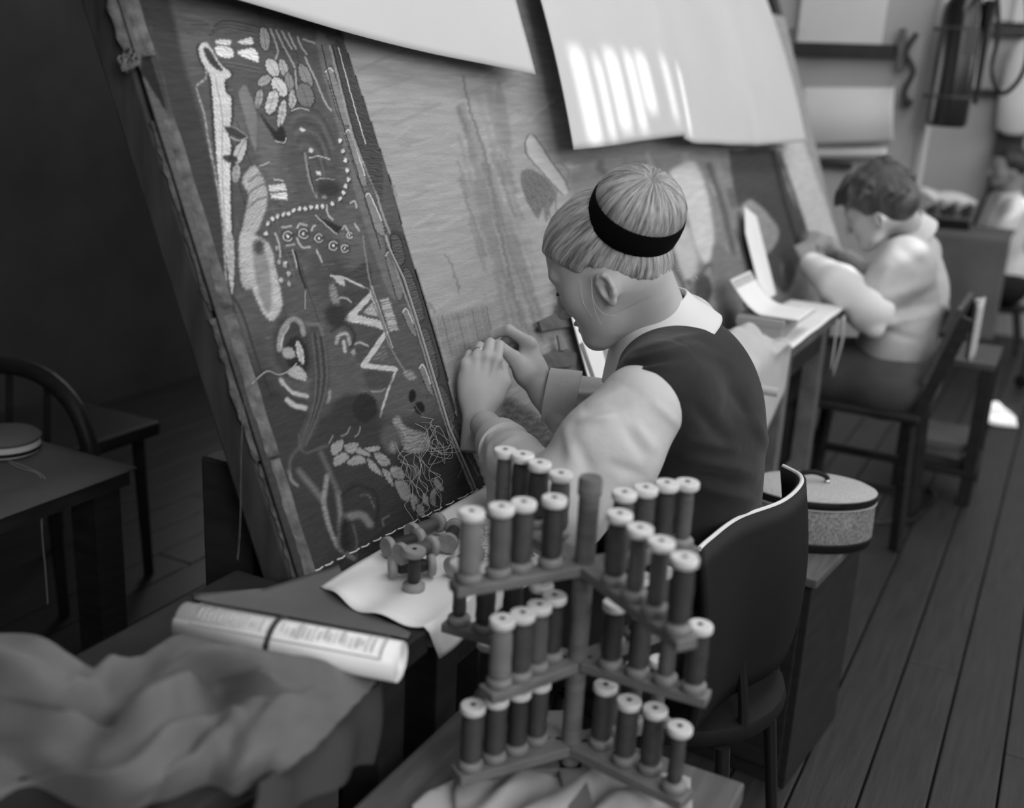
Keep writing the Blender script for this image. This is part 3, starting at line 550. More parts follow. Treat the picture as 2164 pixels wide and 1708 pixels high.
# winged foot and leg outline, then loosely drawn figures further along
F([(1118, 290), (1128, 278), (1146, 300), (1170, 342), (1196, 380), (1205, 400), (1192, 410), (1168, 385), (1135, 350), (1122, 325)], 158, 2); L([(1116, 322), (1115, 298), (1128, 280), (1145, 300), (1170, 340), (1198, 380), (1206, 404)], 3, 92, 1.2)
L([(1116, 322), (1140, 352), (1170, 386), (1192, 410)], 3, 92, 1.2); F([(1105, 365), (1122, 356), (1145, 365), (1172, 392), (1178, 415), (1165, 440), (1158, 468), (1150, 440), (1140, 460), (1120, 430), (1108, 400)], 96, 2.5, (1.0, 6, .12))
for p in ([(1170, 395), (1160, 430), (1168, 465)], [(1180, 398), (1178, 440), (1186, 470)], [(1190, 345), (1205, 360), (1200, 390)]): L(p, 3, 104, 1.2)
F([(1215, 338), (1400, 310), (1560, 318), (1650, 318), (1700, 480), (1720, 560), (1640, 690), (1420, 700), (1300, 640), (1230, 480)], 116, 10)
for i in range(60):
    x, y = random.uniform(1230, 1560), random.uniform(320, 700); l = random.uniform(15, 60)
    L([(x, y), (x+l*.2+random.uniform(-8, 8), y+l*.5), (x+l*.35, y+l)], random.uniform(5, 18), random.choice((92, 100, 108, 126, 138, 148)), 4)
F([(1418, 372), (1440, 348), (1470, 342), (1490, 380), (1506, 440), (1512, 520), (1492, 556), (1470, 520), (1452, 450)], 172, 5); F([(1395, 380), (1420, 376), (1450, 450), (1440, 500), (1412, 470)], 92, 5)
L([(1500, 350), (1530, 430), (1560, 560), (1572, 640)], 12, 84, 4); L([(1405, 470), (1420, 530), (1460, 600)], 8, 84, 3); F([(1432, 455), (1455, 480), (1475, 560), (1450, 590), (1430, 530)], 160, 5)
for p in ([(1425, 560), (1445, 600), (1450, 640)], [(1470, 600), (1500, 560), (1530, 600)], [(1440, 650), (1470, 610), (1480, 680)]): L(p, 7, 82, 3)
O(1488, 612, 18, 32, 0, 66, 4); F([(1510, 520), (1560, 540), (1600, 560), (1590, 640), (1520, 660)], 104, 6)
F([(1544, 322), (1560, 318), (1642, 318), (1668, 400), (1702, 480), (1690, 560), (1660, 620), (1620, 560), (1590, 480), (1558, 420)], 68, 3); L([(1634, 322), (1660, 420), (1690, 520)], 8, 46, 3)
F([(1566, 448), (1580, 424), (1600, 428), (1640, 470), (1648, 500), (1618, 540), (1590, 510)], 134, 3)
F([(1640, 300), (1700, 300), (1790, 540), (1760, 560), (1712, 500), (1680, 420)], 168, 2, None, False); L([(1650, 320), (1700, 470), (1730, 560)], 5, 60, 2)
tp2 = tag(w.build('tapestry', 'weave_plain', None, -0.004, 0.003, lambda p, Y, S: (p[:, 0] > slitx(p[:, 1])+13)), 'pale plain woven tapestry field with worn streaks and faint figures on the loom', 'tapestry')
# ---- loose cord along the border, dashed guide thread, ragged edge and hanging ends
def on_loom(px, py, off=0.008): y, s = loom_ys(px, py); return loom(y, s, off)
tag(obj('border_cord', MB().tube([on_loom(x, y, 0.009) for x, y in ((1000/2.373+390, 500+60/2.373), (843, 590), (872, 680), (905, 790), (940, 905), (975, 985), (996, 1036))], 0.0022, 6), 'thread_grey', None, True), 'pale twisted cord running down the right border of the figured tapestry', 'cord')
gt = thing('guide_thread', on_loom(660, 1210), 'pale dashed guide thread stitched across the foot of the tapestry', 'thread')
N = 15
for i in range(N):
    a0, b0 = (i+0.1)/N, (i+(0.75 if i % 3 else 0.95))/N; pa = (650+385*a0, 1211-192*a0-16*math.sin(a0*3)*0.0); pb = (650+385*b0, 1211-192*b0)
    obj('stitch', MB().tube([on_loom(*pa, 0.007), on_loom((pa[0]+pb[0])/2, (pa[1]+pb[1])/2+1, 0.010), on_loom(*pb, 0.007)], 0.0012, 5), 'thread_pale', gt)
random.seed(5)
yb = thing('loose_yarn', on_loom(830, 960), 'tangle of loose pale yarn ends hanging from the tapestry', 'yarn')
for i in range(15):
    x, y = random.uniform(828, 900), random.uniform(860, 1000); pts = [on_loom(x, y, 0.006)]
    for k2 in range(6):
        x += random.uniform(-11, 14); y += random.uniform(4, 34); pts.append(on_loom(x, y, random.uniform(0.008, 0.03)))
    obj('strand', MB().tube(catmull(pts, 5), 0.0005, 4), 'thread_grey', yb)
for k2 in range(10):
    pts = [on_loom(905+random.uniform(-30, 40), 930+random.uniform(-30, 60), random.uniform(0.006, 0.03)) for _ in range(4)]; obj('strand', MB().tube(catmull(pts, 6), 0.00045, 4), 'thread_grey', yb)
he = thing('canvas_selvage', loom(Y0-0.02, 0.2, 0.0), 'ragged canvas edge nailed along the near side of the loom', 'canvas')
def edge_strip(s0, s1, wd, seed):
    r = random.Random(seed); n = max(4, int((s1-s0)/0.012)); ed = [wd*(0.85+0.25*r.random()) for _ in range(n+1)]
    return MB().grid(lambda u, v: loom(Y0+0.012-ed[int(round(v*n))]*u, s0+(s1-s0)*v, 0.012-0.02*u+0.0008*math.sin(v*17+u*3)), 4, n)
for s0, s1, wd in ((-0.10, 0.16, 0.024), (0.165, 0.36, 0.030), (0.37, 0.62, 0.026), (0.70, 0.83, 0.034), (0.88, 1.05, 0.03)): obj('canvas_strip', edge_strip(s0, s1, wd, int(s0*100)+50), 'canvas_edge', he, True, 0.003)
for (x, y) in ((272, 130),):
    kn = [on_loom(x+random.uniform(-14, 14), y+random.uniform(-22, 22), random.uniform(-0.01, 0.015)) for _ in range(22)]; obj('knot', MB().tube(catmull(kn, 4), 0.0018, 5), 'canvas_edge', he, True)
obj('strand', MB().tube(catmull([on_loom(520, 815, .01), on_loom(545, 790, .016), on_loom(575, 796, .012), on_loom(600, 786, .010), on_loom(618, 770, .008)], 6), 0.0009, 5), 'thread_grey', he)
obj('strand', MB().tube(catmull([on_loom(520, 815, .01), on_loom(512, 850, .004), on_loom(516, 950, -0.005), on_loom(522, 1100, -0.012), on_loom(520, 1180, -0.015)], 5), 0.0004, 4), 'canvas_edge', he)
# two small paste brushes / battens on the field and a paper propped behind the weaver's hands
def flat_on_loom(name, pts, th, m, parent, off=0.004):
    q = [loom_ys(*p) for p in pts]; y0, s0 = q[0]; return obj(name, MB().prism([(a-y0, b-s0) for a, b in q][::-1], loom(y0, s0, off), (0, 1, 0), loom(0, 1)-loom(0, 0), th) if False else MB().prism([(a-y0, b-s0) for a, b in q], loom(y0, s0, off), (0, 1, 0), loom(0, 1)-loom(0, 0), th), m, parent)
mat('tag_brown', 0.10, 0.7, 0.3, var=0.35, scale=40)
for lab, A, B in (('upper wooden clamp tag pinned to the pale tapestry field above its twin', [(1130, 682), (1192, 655), (1215, 668), (1210, 690), (1136, 702)], [(1171, 642), (1180, 642), (1183, 668), (1174, 670)]), ('lower wooden clamp tag pinned to the pale tapestry field', [(1132, 755), (1185, 738), (1212, 750), (1208, 775), (1145, 782)], [(1166, 712), (1175, 710), (1182, 742), (1172, 744)])):
    t = thing('wooden_tag', on_loom(*A[0]), lab, 'tag'); flat_on_loom('tag_bar', A, 0.006, 'tag_brown', t); flat_on_loom('tag_peg', B, 0.004, 'wood_mid', t, 0.010)
# ---- cover sheets hanging over the upper part of the work
def hang_sheet(name, bottom, topdx, label, ripple, off0=0.015, nu=70, nv=34, s_top=1.22, seed=1, bulge=0.02):
    B = catmull([np.array(loom_ys(*p)) for p in bottom], 8); n = len(B)-1
    cum = np.concatenate([[0], np.cumsum([np.linalg.norm(B[i+1]-B[i]) for i in range(n)])]); cum /= cum[-1]; BY, BS = np.array([b[0] for b in B]), np.array([b[1] for b in B])
    def fn(u, v):
        y, s = np.interp(u, cum, BY), np.interp(u, cum, BS); ty = y+topdx(u)
        yy = ty+(y-ty)*v; ss = s_top+(s-s_top)*v
        return loom(yy, ss, off0+bulge*math.sin(v*1.9)+ripple(u, v))
    return tag(obj(name, MB().grid(fn, nu, nv), 'sheet_cloth', None, True, 0.0015), label, 'sheet')
hang_sheet('cover_sheet', [(90, -80), (340, 0), (520, 47), (700, 94), (860, 131), (980, 155), (1083, 177)], lambda u: 0.05*u, 'smooth pale paper sheet covering the top of the dark figured tapestry', lambda u, v: 0.006*math.sin(u*5+v*2)*v+0.02*max(0, v-0.8), bulge=0.035)
rs = np.random.default_rng(4); RP = [(rs.uniform(8, 46), rs.uniform(0, 6.3), rs.uniform(.2, 1)) for _ in range(9)]
def rip2(u, v):
    e = max(0.0, 1-abs(u-0.36)/0.42); return 0.0035*e*sum(a*math.sin(f*u+p+1.2*v) for f, p, a in RP)*(0.35+0.65*v)+0.004*math.sin(9*u)*v+(0.006 if u > 0.70 else 0)
hang_sheet('cover_sheet', [(1155, 336), (1230, 328), (1300, 316), (1388, 305), (1400, 312), (1520, 320), (1600, 318), (1662, 312)], lambda u: 0.10-0.05*u, 'wide rippled pale sheet with a seam hanging over the figured tapestry', rip2, nu=160, nv=40, bulge=0.05, off0=0.02)
# ------------------------------------------------------------------ materials for things
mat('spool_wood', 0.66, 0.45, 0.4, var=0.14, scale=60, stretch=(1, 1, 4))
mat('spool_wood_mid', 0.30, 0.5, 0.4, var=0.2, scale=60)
mat('spool_wood_dark_shaded', 0.19, 0.5, 0.4, var=0.2, scale=60)  # dark wood, with the shade on the lower flanges put into its colour
for nm, gv in (('yarn_a', 0.03), ('yarn_b', 0.055), ('yarn_c', 0.10), ('yarn_d', 0.22)): mat(nm, gv, 0.42, 0.55, var=0.15, scale=30, bump=0.7, bscale=500, bstretch=(0.15, 0.15, 2.2))
mat('hole', 0.01, 0.9, 0.0)
mat('rack_wood', 0.15, 0.55, 0.35, var=0.25, scale=20, stretch=(1, 1, 5), bump=0.05)
mat('brown_paper', 0.14, 0.75, 0.25, var=0.12, scale=10)
mat('coat_cloth', 0.125, 0.9, 0.12, var=0.12, scale=25, bump=0.15, bscale=400, sheen=0.15)
mat('coat_lining', 0.05, 0.85, 0.15, var=0.12, scale=20)
mat('tweed', 0.23, 0.9, 0.15, var=0.75, scale=420, stretch=(1, 1, 0.45), bump=0.5, bscale=500, detail=2)
mat('tweed_top', 0.42, 0.9, 0.15, var=0.35, scale=420, bump=0.3, bscale=500, detail=2)
mat('black_leather', 0.012, 0.6, 0.2, bump=0.1, bscale=200)
mat('chrome', 0.6, 0.22, 0.5, metal=1.0)
mat('black_paint', 0.015, 0.22, 0.5)
mat('rim_glint_pale', 0.7, 0.6, 0.3)
mat('rag_cloth', 0.30, 0.9, 0.1, var=0.35, scale=22, stretch=(1, 0.3, 1))
mat('linen', 0.50, 0.9, 0.1, var=0.08, scale=15, bump=0.2, bscale=90)
mat('cloth_grey', 0.14, 0.9, 0.1, var=0.12, scale=9)
mat('print_grey', 0.36, 0.8, 0.1)
mat('print_dark', 0.06, 0.8, 0.1)
mat('cabinet_paint', 0.022, 0.5, 0.35, var=0.3, scale=14, stretch=(1, 1, 4))
ZT = 0.78; TX = -0.615
# ------------------------------------------------------------------ work bench along the loom
tb = thing('work_bench', (-0.70, 2.3, 0), 'long narrow work bench running along the foot of the loom', 'bench')
obj('bench_top', MB().box(((TX-0.795)/2, 2.30, ZT-0.016), (TX+0.795-0.0, 2.54, 0.032), bev=0.003), 'wood_table', tb)
obj('apron', MB().box((TX-0.035, 2.30, ZT-0.075), (0.02, 2.40, 0.08)), 'wood_dark', tb)
for yy in (1.10, 2.0, 2.93, 3.40):
    obj('leg', MB().box((TX-0.045, yy, (ZT-0.04)/2), (0.055, 0.055, ZT-0.04), bev=0.003), 'wood_mid' if yy > 2.5 else 'wood_dark', tb)
    obj('leg', MB().box((-0.765, yy, (ZT-0.04)/2), (0.05, 0.055, ZT-0.04), bev=0.003), 'wood_dark', tb)
et = thing('side_table', (-0.76, 0.62, 0), 'dark side table at the near end of the loom under the draped coat', 'table')
obj('table_top', MB().box(((TX-0.92)/2, 0.61, ZT-0.016), (0.305, 0.82, 0.032), bev=0.003), 'wood_dark', et)
for xx in (-0.88, TX-0.045):
    for yy in (0.26, 0.97): obj('leg', MB().box((xx, yy, 0.374), (0.055, 0.055, 0.748), bev=0.003), 'wood_dark', et)
def flat_sheet(name, px, z, m, label, cat, wav=0.002, th=0.0012, res=26, seed=0):
    P = [at(x, y, 'z', z)[:2] for x, y in px]; A = np.array(P); lo, hi = A.min(0), A.max(0); bm = bmesh.new()
    fvs = [bm.verts.new((p[0], p[1], z)) for p in P]; bm.faces.new(fvs); bmesh.ops.triangulate(bm, faces=bm.faces[:])
    for _ in range(5):
        es = [e for e in bm.edges if e.calc_length() > max(hi-lo)/res*1.6]
        if not es: break
        bmesh.ops.subdivide_edges(bm, edges=es, cuts=1); bmesh.ops.triangulate(bm, faces=[f for f in bm.faces if len(f.verts) > 4])
    bm.normal_update()
    g = MB(); bm.verts.ensure_lookup_table(); bm.verts.index_update()
    for v in bm.verts: v.co.z += wav*(1+math.sin(v.co.x*31+seed)*math.sin(v.co.y*23+seed*2))
    g.add([v.co[:] for v in bm.verts], [[v.index for v in f.verts] for f in bm.faces]); bm.free()
    return tag(obj(name, g, m, None, True, th), label, cat)
# pale paper on the bench, lapping over its front edge
pts = [(y, x) for y, x in ()]
def paper_fn(u, v):
    y = 1.035+(1.80-1.035)*v; xb = -0.792; back = at(720+u*0, 1190, 'z', ZT)
    L0 = 0.177+0.05; d = u*L0; yl = y-0.035*math.cos(v*0)*(0 if v > .15 else (1-v/.15))*math.sin(u*3.2)
    if d < 0.177: return np.array([xb+d, yl, ZT+0.003+0.0015*math.sin(v*19+u*4)+0.012*max(0, .12-v)*math.sin(u*9)**2*6])
    q = d-0.177; return np.array([TX+0.003+0.004*math.sin(q*20)+0.002*math.sin(v*40), yl, ZT+0.003-q])
tag(obj('bench_paper', MB().grid(paper_fn, 30, 60), 'paper_white', None, True, 0.001), 'pale paper spread on the bench under the loose spools', 'paper')
tag(obj('bench_paper', MB().grid(lambda u, v: np.array([-0.792+0.18*u, 2.56+1.0*v, ZT+0.003+0.0012*math.sin(v*23+u*3)]), 12, 40), 'paper_white', None, True, 0.001), 'bright white paper lining the bench beside the box and open book', 'paper')
flat_sheet('brown_paper_sheet', [(560, 1246), (716, 1196), (740, 1262), (770, 1292), (868, 1340), (862, 1352), (640, 1310), (410, 1268), (408, 1256)], ZT+0.001, 'brown_paper', 'dark brown paper sheet lying behind the paper roll', 'paper', 0.001)
# ------------------------------------------------------------------ spools
def spool_template(h, rf, rc, rt, yarn, wood='spool_wood', label='', group=''):
    t = thing('thread_spool', (0, 0, 0), label, 'spool', group)
    b = obj('bobbin', MB().lathe([(0.003, 0.001), (rf*.93, 0), (rf, .0015), (rf, .0075), (rf*.9, .0095), (rc, .011), (rc, h-.010), (0.003, h-.010)], (0, 0, 0), n=20), 'spool_wood_dark_shaded' if wood == 'spool_wood' else wood, t, True)
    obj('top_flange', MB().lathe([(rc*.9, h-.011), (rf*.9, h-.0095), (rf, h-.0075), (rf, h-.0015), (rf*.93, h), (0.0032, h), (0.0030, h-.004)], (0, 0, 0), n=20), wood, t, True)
    prof = [(rc, .0105), (rt*.92, .0125)]+[(rt*(1+.03*math.sin(i*1.7)), .0125+(h-.025)*i/8) for i in range(1, 8)]+[(rt*.9, h-.0125), (rc, h-.0105)]
    obj('thread', MB().lathe(prof, (0, 0, 0), n=20), yarn, t, True)
    obj('bore', MB().lathe([(0.0034, h+0.0002), (0.0034, h+0.0003)], (0, 0, 0), n=10), 'hole', b)
    return t
TMP = {}
def spool(kind, loc, R=None, label='', group=''):
    if kind not in TMP:
        h, rf, rc, rt, yarn, wood = kind; TMP[kind] = t = spool_template(h, rf, rc, rt, yarn, wood, label, group); t.location = tuple(map(float, loc))
        if R is not None: t.rotation_euler = Matrix(np.asarray(R).tolist()).to_euler()
        return t
    return dup(TMP[kind], loc, R if R is not None else np.eye(3), label, group)
# rack: post, three tiers of crossed arms, pegs
RC = np.array([-0.419, 1.026]); ZR = 0.645
rk = thing('spool_rack', (RC[0], RC[1], ZR), 'wooden spool rack with a central post and three tiers of crossed arms', 'rack')
obj('base', MB().beam((RC[0]-0.09, RC[1]-0.06, ZR+0.008), (RC[0]+0.09, RC[1]+0.06, ZR+0.008), 0.03, 0.016, bev=0.002).beam((RC[0]-0.06, RC[1]+0.09, ZR+0.008), (RC[0]+0.06, RC[1]-0.09, ZR+0.008), 0.03, 0.016, bev=0.002), 'rack_wood', rk)
obj('post', MB().lathe([(0.0115, 0), (0.0115, 0.352), (0.0135, 0.356), (0.0135, 0.372), (0.012, 0.376)], (RC[0], RC[1], ZR), n=16), 'rack_wood', rk, True)
def tops(l, z): return [at(x, y, 'z', z)[:2] for x, y in l]
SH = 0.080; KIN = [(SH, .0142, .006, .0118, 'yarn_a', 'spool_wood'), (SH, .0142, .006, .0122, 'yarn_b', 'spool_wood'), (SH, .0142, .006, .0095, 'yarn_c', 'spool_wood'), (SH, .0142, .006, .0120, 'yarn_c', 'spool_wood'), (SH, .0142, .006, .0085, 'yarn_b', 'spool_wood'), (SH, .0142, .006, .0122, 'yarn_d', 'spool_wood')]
def ring(c, ang, ds): return [c+np.array([math.cos(ang), math.sin(ang)])*d for d in ds]
tiers = []
top = [tops([(997, 1080), (1060, 1070), (1107, 1060), (1172, 1052)], 1.0), tops([(1310, 1085), (1353, 1115), (1398, 1143), (1447, 1177)], 1.0), tops([(1068, 950), (1105, 960), (1141, 978), (1186, 1000)], 1.0), tops([(1320, 1040), (1365, 1030), (1410, 1020), (1453, 1018)], 1.0)]
midL = tops([(1062, 1308), (1105, 1295), (1140, 1278), (1172, 1258)], .88); e = tops([(1480, 1320)], .88)[0]; dm = (e-RC)/np.linalg.norm(e-RC); r = np.linalg.norm(e-RC)
midR = [RC+dm*(r-0.0325*i) for i in range(4)]
dl = (midL[0]-RC)/np.linalg.norm(midL[0]-RC); midBR = [RC-dl*q for q in (0.055, 0.09, 0.125)]; midBL = [RC-dm*q for q in (0.05, 0.085, 0.12, 0.155)]
lowL = tops([(1000, 1490), (1050, 1474), (1098, 1458), (1140, 1440)], .77); lowR = tops([(1280, 1447), (1330, 1480), (1385, 1497), (1437, 1535)], .77)
dq = (lowR[3]-RC)/np.linalg.norm(lowR[3]-RC); lowBL = [RC-dq*q for q in (0.05, 0.09, 0.13)]; dq2 = (lowL[0]-RC)/np.linalg.norm(lowL[0]-RC); lowBR = [RC-dq2*q for q in (0.05, 0.085, 0.12)]
lbl = {0: 'spool of thread standing on the top tier of the wooden rack', 1: 'spool of thread standing on the middle tier of the wooden rack', 2: 'spool of thread standing on the lowest tier of the wooden rack'}
rnd = random.Random(21)
for ti, (z, arms) in enumerate(((0.92, top), (0.80, [midL, midR, midBL, midBR]), (0.69, [lowL, lowR, lowBL, lowBR]))):
    for ai, arm in enumerate(arms):
        far = max(arm, key=lambda p: np.linalg.norm(p-RC)); d = (far-RC)/np.linalg.norm(far-RC); end = far+d*0.018
        dev = np.mean([np.linalg.norm((p-RC)-d*np.dot(p-RC, d)) for p in arm])
        obj('arm', MB().beam((*(RC+d*0.008), z-0.006), (*end, z-0.006), 0.024+dev*0.6, 0.012, bev=0.002), 'rack_wood', rk)
        for si, p in enumerate(arm):
            obj('peg', MB().cyl((*p, z-0.004), (*p, z+0.052), 0.0024, n=8), 'rack_wood', rk)
            kd = KIN[5] if (ti, ai, si) in ((0, 0, 0), (1, 0, 0)) else KIN[rnd.choice((0, 0, 1, 1, 2, 3, 4))]
            rank = sorted(range(len(arm)), key=lambda i_: -np.linalg.norm(arm[i_]-RC)).index(si); lb_ = 'thread spool on %s peg of %s tier arm toward the %s' % (('outermost', 'second', 'third', 'innermost')[rank] if len(arm) == 4 else ('outermost', 'middle', 'innermost')[rank], ('top', 'middle', 'lowest')[ti], ('paper roll', 'low bench corner', 'tapestry', 'cabinet')[ai])
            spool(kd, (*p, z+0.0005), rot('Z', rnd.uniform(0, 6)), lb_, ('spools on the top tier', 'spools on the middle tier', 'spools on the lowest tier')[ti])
# loose spools on the bench paper
KL = (0.062, .0150, .006, .0095, 'yarn_a', 'spool_wood_mid'); KL2 = (0.062, .0150, .006, .0105, 'yarn_c', 'spool_wood_mid')
zt = ZT+0.005
def lay(a, b, z, z2=None): 
    A, B = at(*a, 'z', z), at(*b, 'z', z if z2 is None else z2); d = B-A; d /= np.linalg.norm(d); x = np.cross([0, 0, 1], d); x /= np.linalg.norm(x); return A, np.stack([np.cross(d, x)*-1, x, d], 1) if False else np.stack([x, np.cross(d, x), d], 1)
lie = [((822, 1200), (935, 1192), zt+.0155, None, KL, 'loose spool of dark thread lying at the front of the pile on the bench'), ((842, 1172), (932, 1150), zt+.040, zt+.034, KL2, 'loose spool of pale thread lying on top of the pile on the bench'), ((815, 1158), (915, 1128), zt+.0155, zt+.0155, KL, 'loose spool of dark thread lying under the pile on the bench'), ((868, 1128), (938, 1100), zt+.018, zt+.018, KL2, 'loose spool lying at the back of the pile on the bench'), ((945, 1150), (975, 1090), zt+.0155, None, KL, 'loose spool lying behind the rack beside the pile'), ((955, 1200), (1010, 1165), zt+.0155, None, KL2, 'loose spool half hidden behind the rack on the bench paper')]
for a, b, z, z2, kd, lb in lie:
    A, R = lay(a, b, z, z2); spool(kd, A, R, lb, 'loose spools on the bench')
spool((0.058, .0150, .006, .0085, 'yarn_a', 'spool_wood_mid'), at(874, 1246, 'z', zt), None, 'short dark spool standing upright on the bench paper', 'loose spools on the bench')
tg = thing('thread_tangle', at(1010, 1160, 'z', zt), 'curly heap of thin thread on the bench behind the rack', 'thread')
rr = random.Random(2)
for i in range(9):
    c = at(rr.uniform(985, 1110), rr.uniform(1100, 1190), 'z', zt+.005); obj('strand', MB().tube(catmull([c+np.array([rr.uniform(-.025, .025), rr.uniform(-.025, .025), rr.uniform(0, .02)]) for _ in range(7)], 5), 0.0006, 4), 'thread_grey', tg)
# ------------------------------------------------------------------ low bench under the rack, with rag and scraps
lb = thing('low_bench', (-0.42, 0.95, 0), 'low wooden bench carrying the spool rack', 'bench')
cn = [at(1575, 1655, 'z', ZR-0.002)[:2]]; cx, cy = cn[0]
obj('bench_top', MB().box(((cx-0.60)/2, (cy+0.55)/2, ZR-0.016), (cx+0.60, cy-0.55, 0.028), bev=0.004), 'wood_table', lb)
for xx in (cx-0.05, -0.56):
    for yy in (0.60, cy-0.05): obj('leg', MB().box((xx, yy, (ZR-0.03)/2), (0.045, 0.045, ZR-0.03), bev=0.003), 'wood_dark', lb)
def rag_fn(u, v):
    p = at(960+500*u, 1650+120*v-18*math.sin(u*3.1)+(10*math.sin(u*17)), 'z', ZR+0.006); return np.array([p[0], p[1], ZR+0.006+0.012*abs(math.sin(u*9+v*2))*(0.3+v)+0.006*math.sin(u*23+v*7)])
tag(obj('striped_rag', MB().grid(rag_fn, 60, 16), 'rag_cloth', None, True, 0.002), 'crumpled pale striped rag on the low bench in front of the rack', 'rag')
flat_sheet('paper_scrap', [(1060, 1640), (1110, 1620), (1145, 1632), (1125, 1662), (1070, 1668)], ZR+0.004, 'linen', 'small pale paper scrap at the foot of the rack post', 'paper', 0.002)
flat_sheet('paper_scrap', [(870, 1708), (900, 1680), (985, 1640), (990, 1670), (980, 1720), (880, 1760)], ZR+0.002, 'linen', 'pale paper strip on the low bench beside the rag', 'paper', 0.002)
# ------------------------------------------------------------------ paper roll with a printed sheet, held by a dark band
ra, rb = at(388, 1312, 'z', 0.815), at(846, 1398, 'z', 0.818); ax = (rb-ra); RL = np.linalg.norm(ax); ax /= RL
rx = np.cross(ax, [0, 0, 1]); rx /= np.linalg.norm(rx); rz = np.cross(rx, ax); RR = 0.0235
pr = thing('paper_roll', ra, 'rolled printed paper plan held by a dark band, lying across the coat', 'paper roll')
g = MB(); n = 88; sp = [(0.008+(RR-0.008)*i/n) for i in range(n+1)]
def rollp(t, i): q = -2*math.pi*5.2*(1-i/n)+0.6; return ra+ax*t+sp[i]*(rx*math.cos(q)+rz*math.sin(q))
g.grid(lambda u, v: rollp(v*RL, int(round(u*n))), n, 1); obj('rolled_sheet', g, 'paper_white', pr, True, 0.0007)
def on_roll(q, t, r=RR+0.0009): return ra+ax*t+r*(rx*math.cos(q)+rz*math.sin(q))
def patch(q0, q1, t0, t1, r=RR+0.0009): return MB().grid(lambda u, v: on_roll(q0+(q1-q0)*u, t0+(t1-t0)*v, r), 8, 2)
obj('band', MB().grid(lambda u, v: on_roll(6.2832*u, RL*0.43+0.006*v+0.004*math.sin(u*6.28), RR+0.0016), 24, 1), 'print_dark', pr, True, 0.001)
for (t0, t1) in ((0.08, 0.94),):
    for q in (0.45, 1.75): obj('printed_border', patch(q, q+0.07, RL*t0, RL*t1), 'print_grey', pr, True)
    for t in (t0, t1): obj('printed_border', patch(0.45, 1.8, RL*t, RL*t+0.0022), 'print_grey', pr, True)
rr = random.Random(8)
for i in range(34):
    t = RL*(0.11+0.81*i/34); 
    if abs(t-RL*.44) > .01: obj('printed_line', patch(0.75+rr.uniform(-.1, .2), 1.35+rr.uniform(-.2, .25), t, t+rr.choice((.002, .003, .0045))), 'print_pale', pr, True) if 'print_pale' in MATS else obj('printed_line', patch(0.8, 1.4, t, t+.002), mat('print_pale', 0.55, 0.8, 0.1), pr, True)
# ------------------------------------------------------------------ coat thrown over the side table
CT = [[(-60, 1340, .80), (90, 1352, .85), (185, 1412, .82), (290, 1432, .785), (372, 1360, .79), (560, 1352, .785), (700, 1376, .785), (795, 1440, .785)],
      [(-60, 1430, .86), (90, 1445, .87), (190, 1482, .83), (290, 1465, .82), (420, 1420, .845), (560, 1415, .835), (690, 1440, .815), (762, 1475, .79)],
      [(-60, 1520, .84), (90, 1530, .83), (220, 1560, .80), (330, 1500, .845), (450, 1470, .80), (560, 1475, .815), (650, 1495, .81), (722, 1520, .79)],
      [(-60, 1600, .80), (60, 1612, .79), (200, 1640, .815), (330, 1580, .83), (450, 1555, .80), (540, 1548, .82), (610, 1562, .805), (662, 1580, .79)],
      [(-60, 1720, .78), (80, 1730, .74), (220, 1720, .78), (330, 1680, .80), (430, 1650, .785), (500, 1640, .80), (560, 1622, .79), (600, 1632, .785)],
      [(-60, 1860, .58), (80, 1860, .58), (220, 1850, .60), (330, 1810, .64), (430, 1750, .68), (480, 1710, .72), (520, 1690, .73), (560, 1668, .74)]]
CW = np.array([[at(x, y, 'z', z) for x, y, z in r] for r in CT])
def net(Wn, u, v):
    rows = [np.array(catm(r, u)) for r in Wn]; return catm(rows, v)
def catm(P, t):
    n = len(P)-1; x = min(max(t, 0), 1)*n; i = min(int(x), n-1); f = x-i; a, b, c, d = P[max(i-1, 0)], P[i], P[i+1], P[min(i+2, n)]
    return 0.5*((2*b)+(c-a)*f+(2*a-5*b+4*c-d)*f*f+(3*b-a-3*c+d)*f**3)
def fold(u, v):
    s = 0.0
    for (u0, v0, u1, v1, wd, h) in ((.30, .10, .62, .02, .05, .016), (.45, .25, .85, .18, .06, .018), (.30, .52, .70, .30, .045, .020), (.42, .62, .62, .55, .04, .012), (.55, .75, .70, .45, .035, .010), (.05, .35, .35, .45, .06, .016), (.10, .75, .45, .65, .05, .014), (.40, .85, .60, .70, .04, .012), (.0, .15, .22, .22, .06, .012), (.72, .55, .86, .30, .03, .008), (.2, .3, .36, .1, .04, .014)):
        dx, dy = u1-u0, v1-v0; t = min(max(((u-u0)*dx+(v-v0)*dy)/(dx*dx+dy*dy), 0), 1); e = math.hypot(u-u0-t*dx, v-v0-t*dy); s += 1.7*h*math.exp(-(e/(wd*.78))**2)*math.sin(min(1, .15+t*1.2)*2.6)
    return s+0.0018*math.sin(u*41+v*17)*math.sin(v*33-u*9)
def coat_fn(u, v): p = net(CW, u, v).copy(); p[2] += fold(u, v); return p
tag(obj('coat', MB().grid(coat_fn, 90, 80), 'coat_cloth', None, 'all', 0.004), 'grey cloth coat thrown in folds over the side table under the paper roll', 'coat')
HL = [[(800, 1436, -.600), (760, 1470, -.598), (690, 1530, -.595), (620, 1590, -.592), (540, 1650, -.59)], [(798, 1520, -.592), (770, 1540, -.585), (700, 1600, -.58), (620, 1650, -.578), (540, 1710, -.576)], [(780, 1612, -.588), (745, 1632, -.575), (680, 1680, -.57), (600, 1730, -.568), (520, 1790, -.566)]]
HW = np.array([[at(x, y, 'x', xx) for x, y, xx in r] for r in HL])
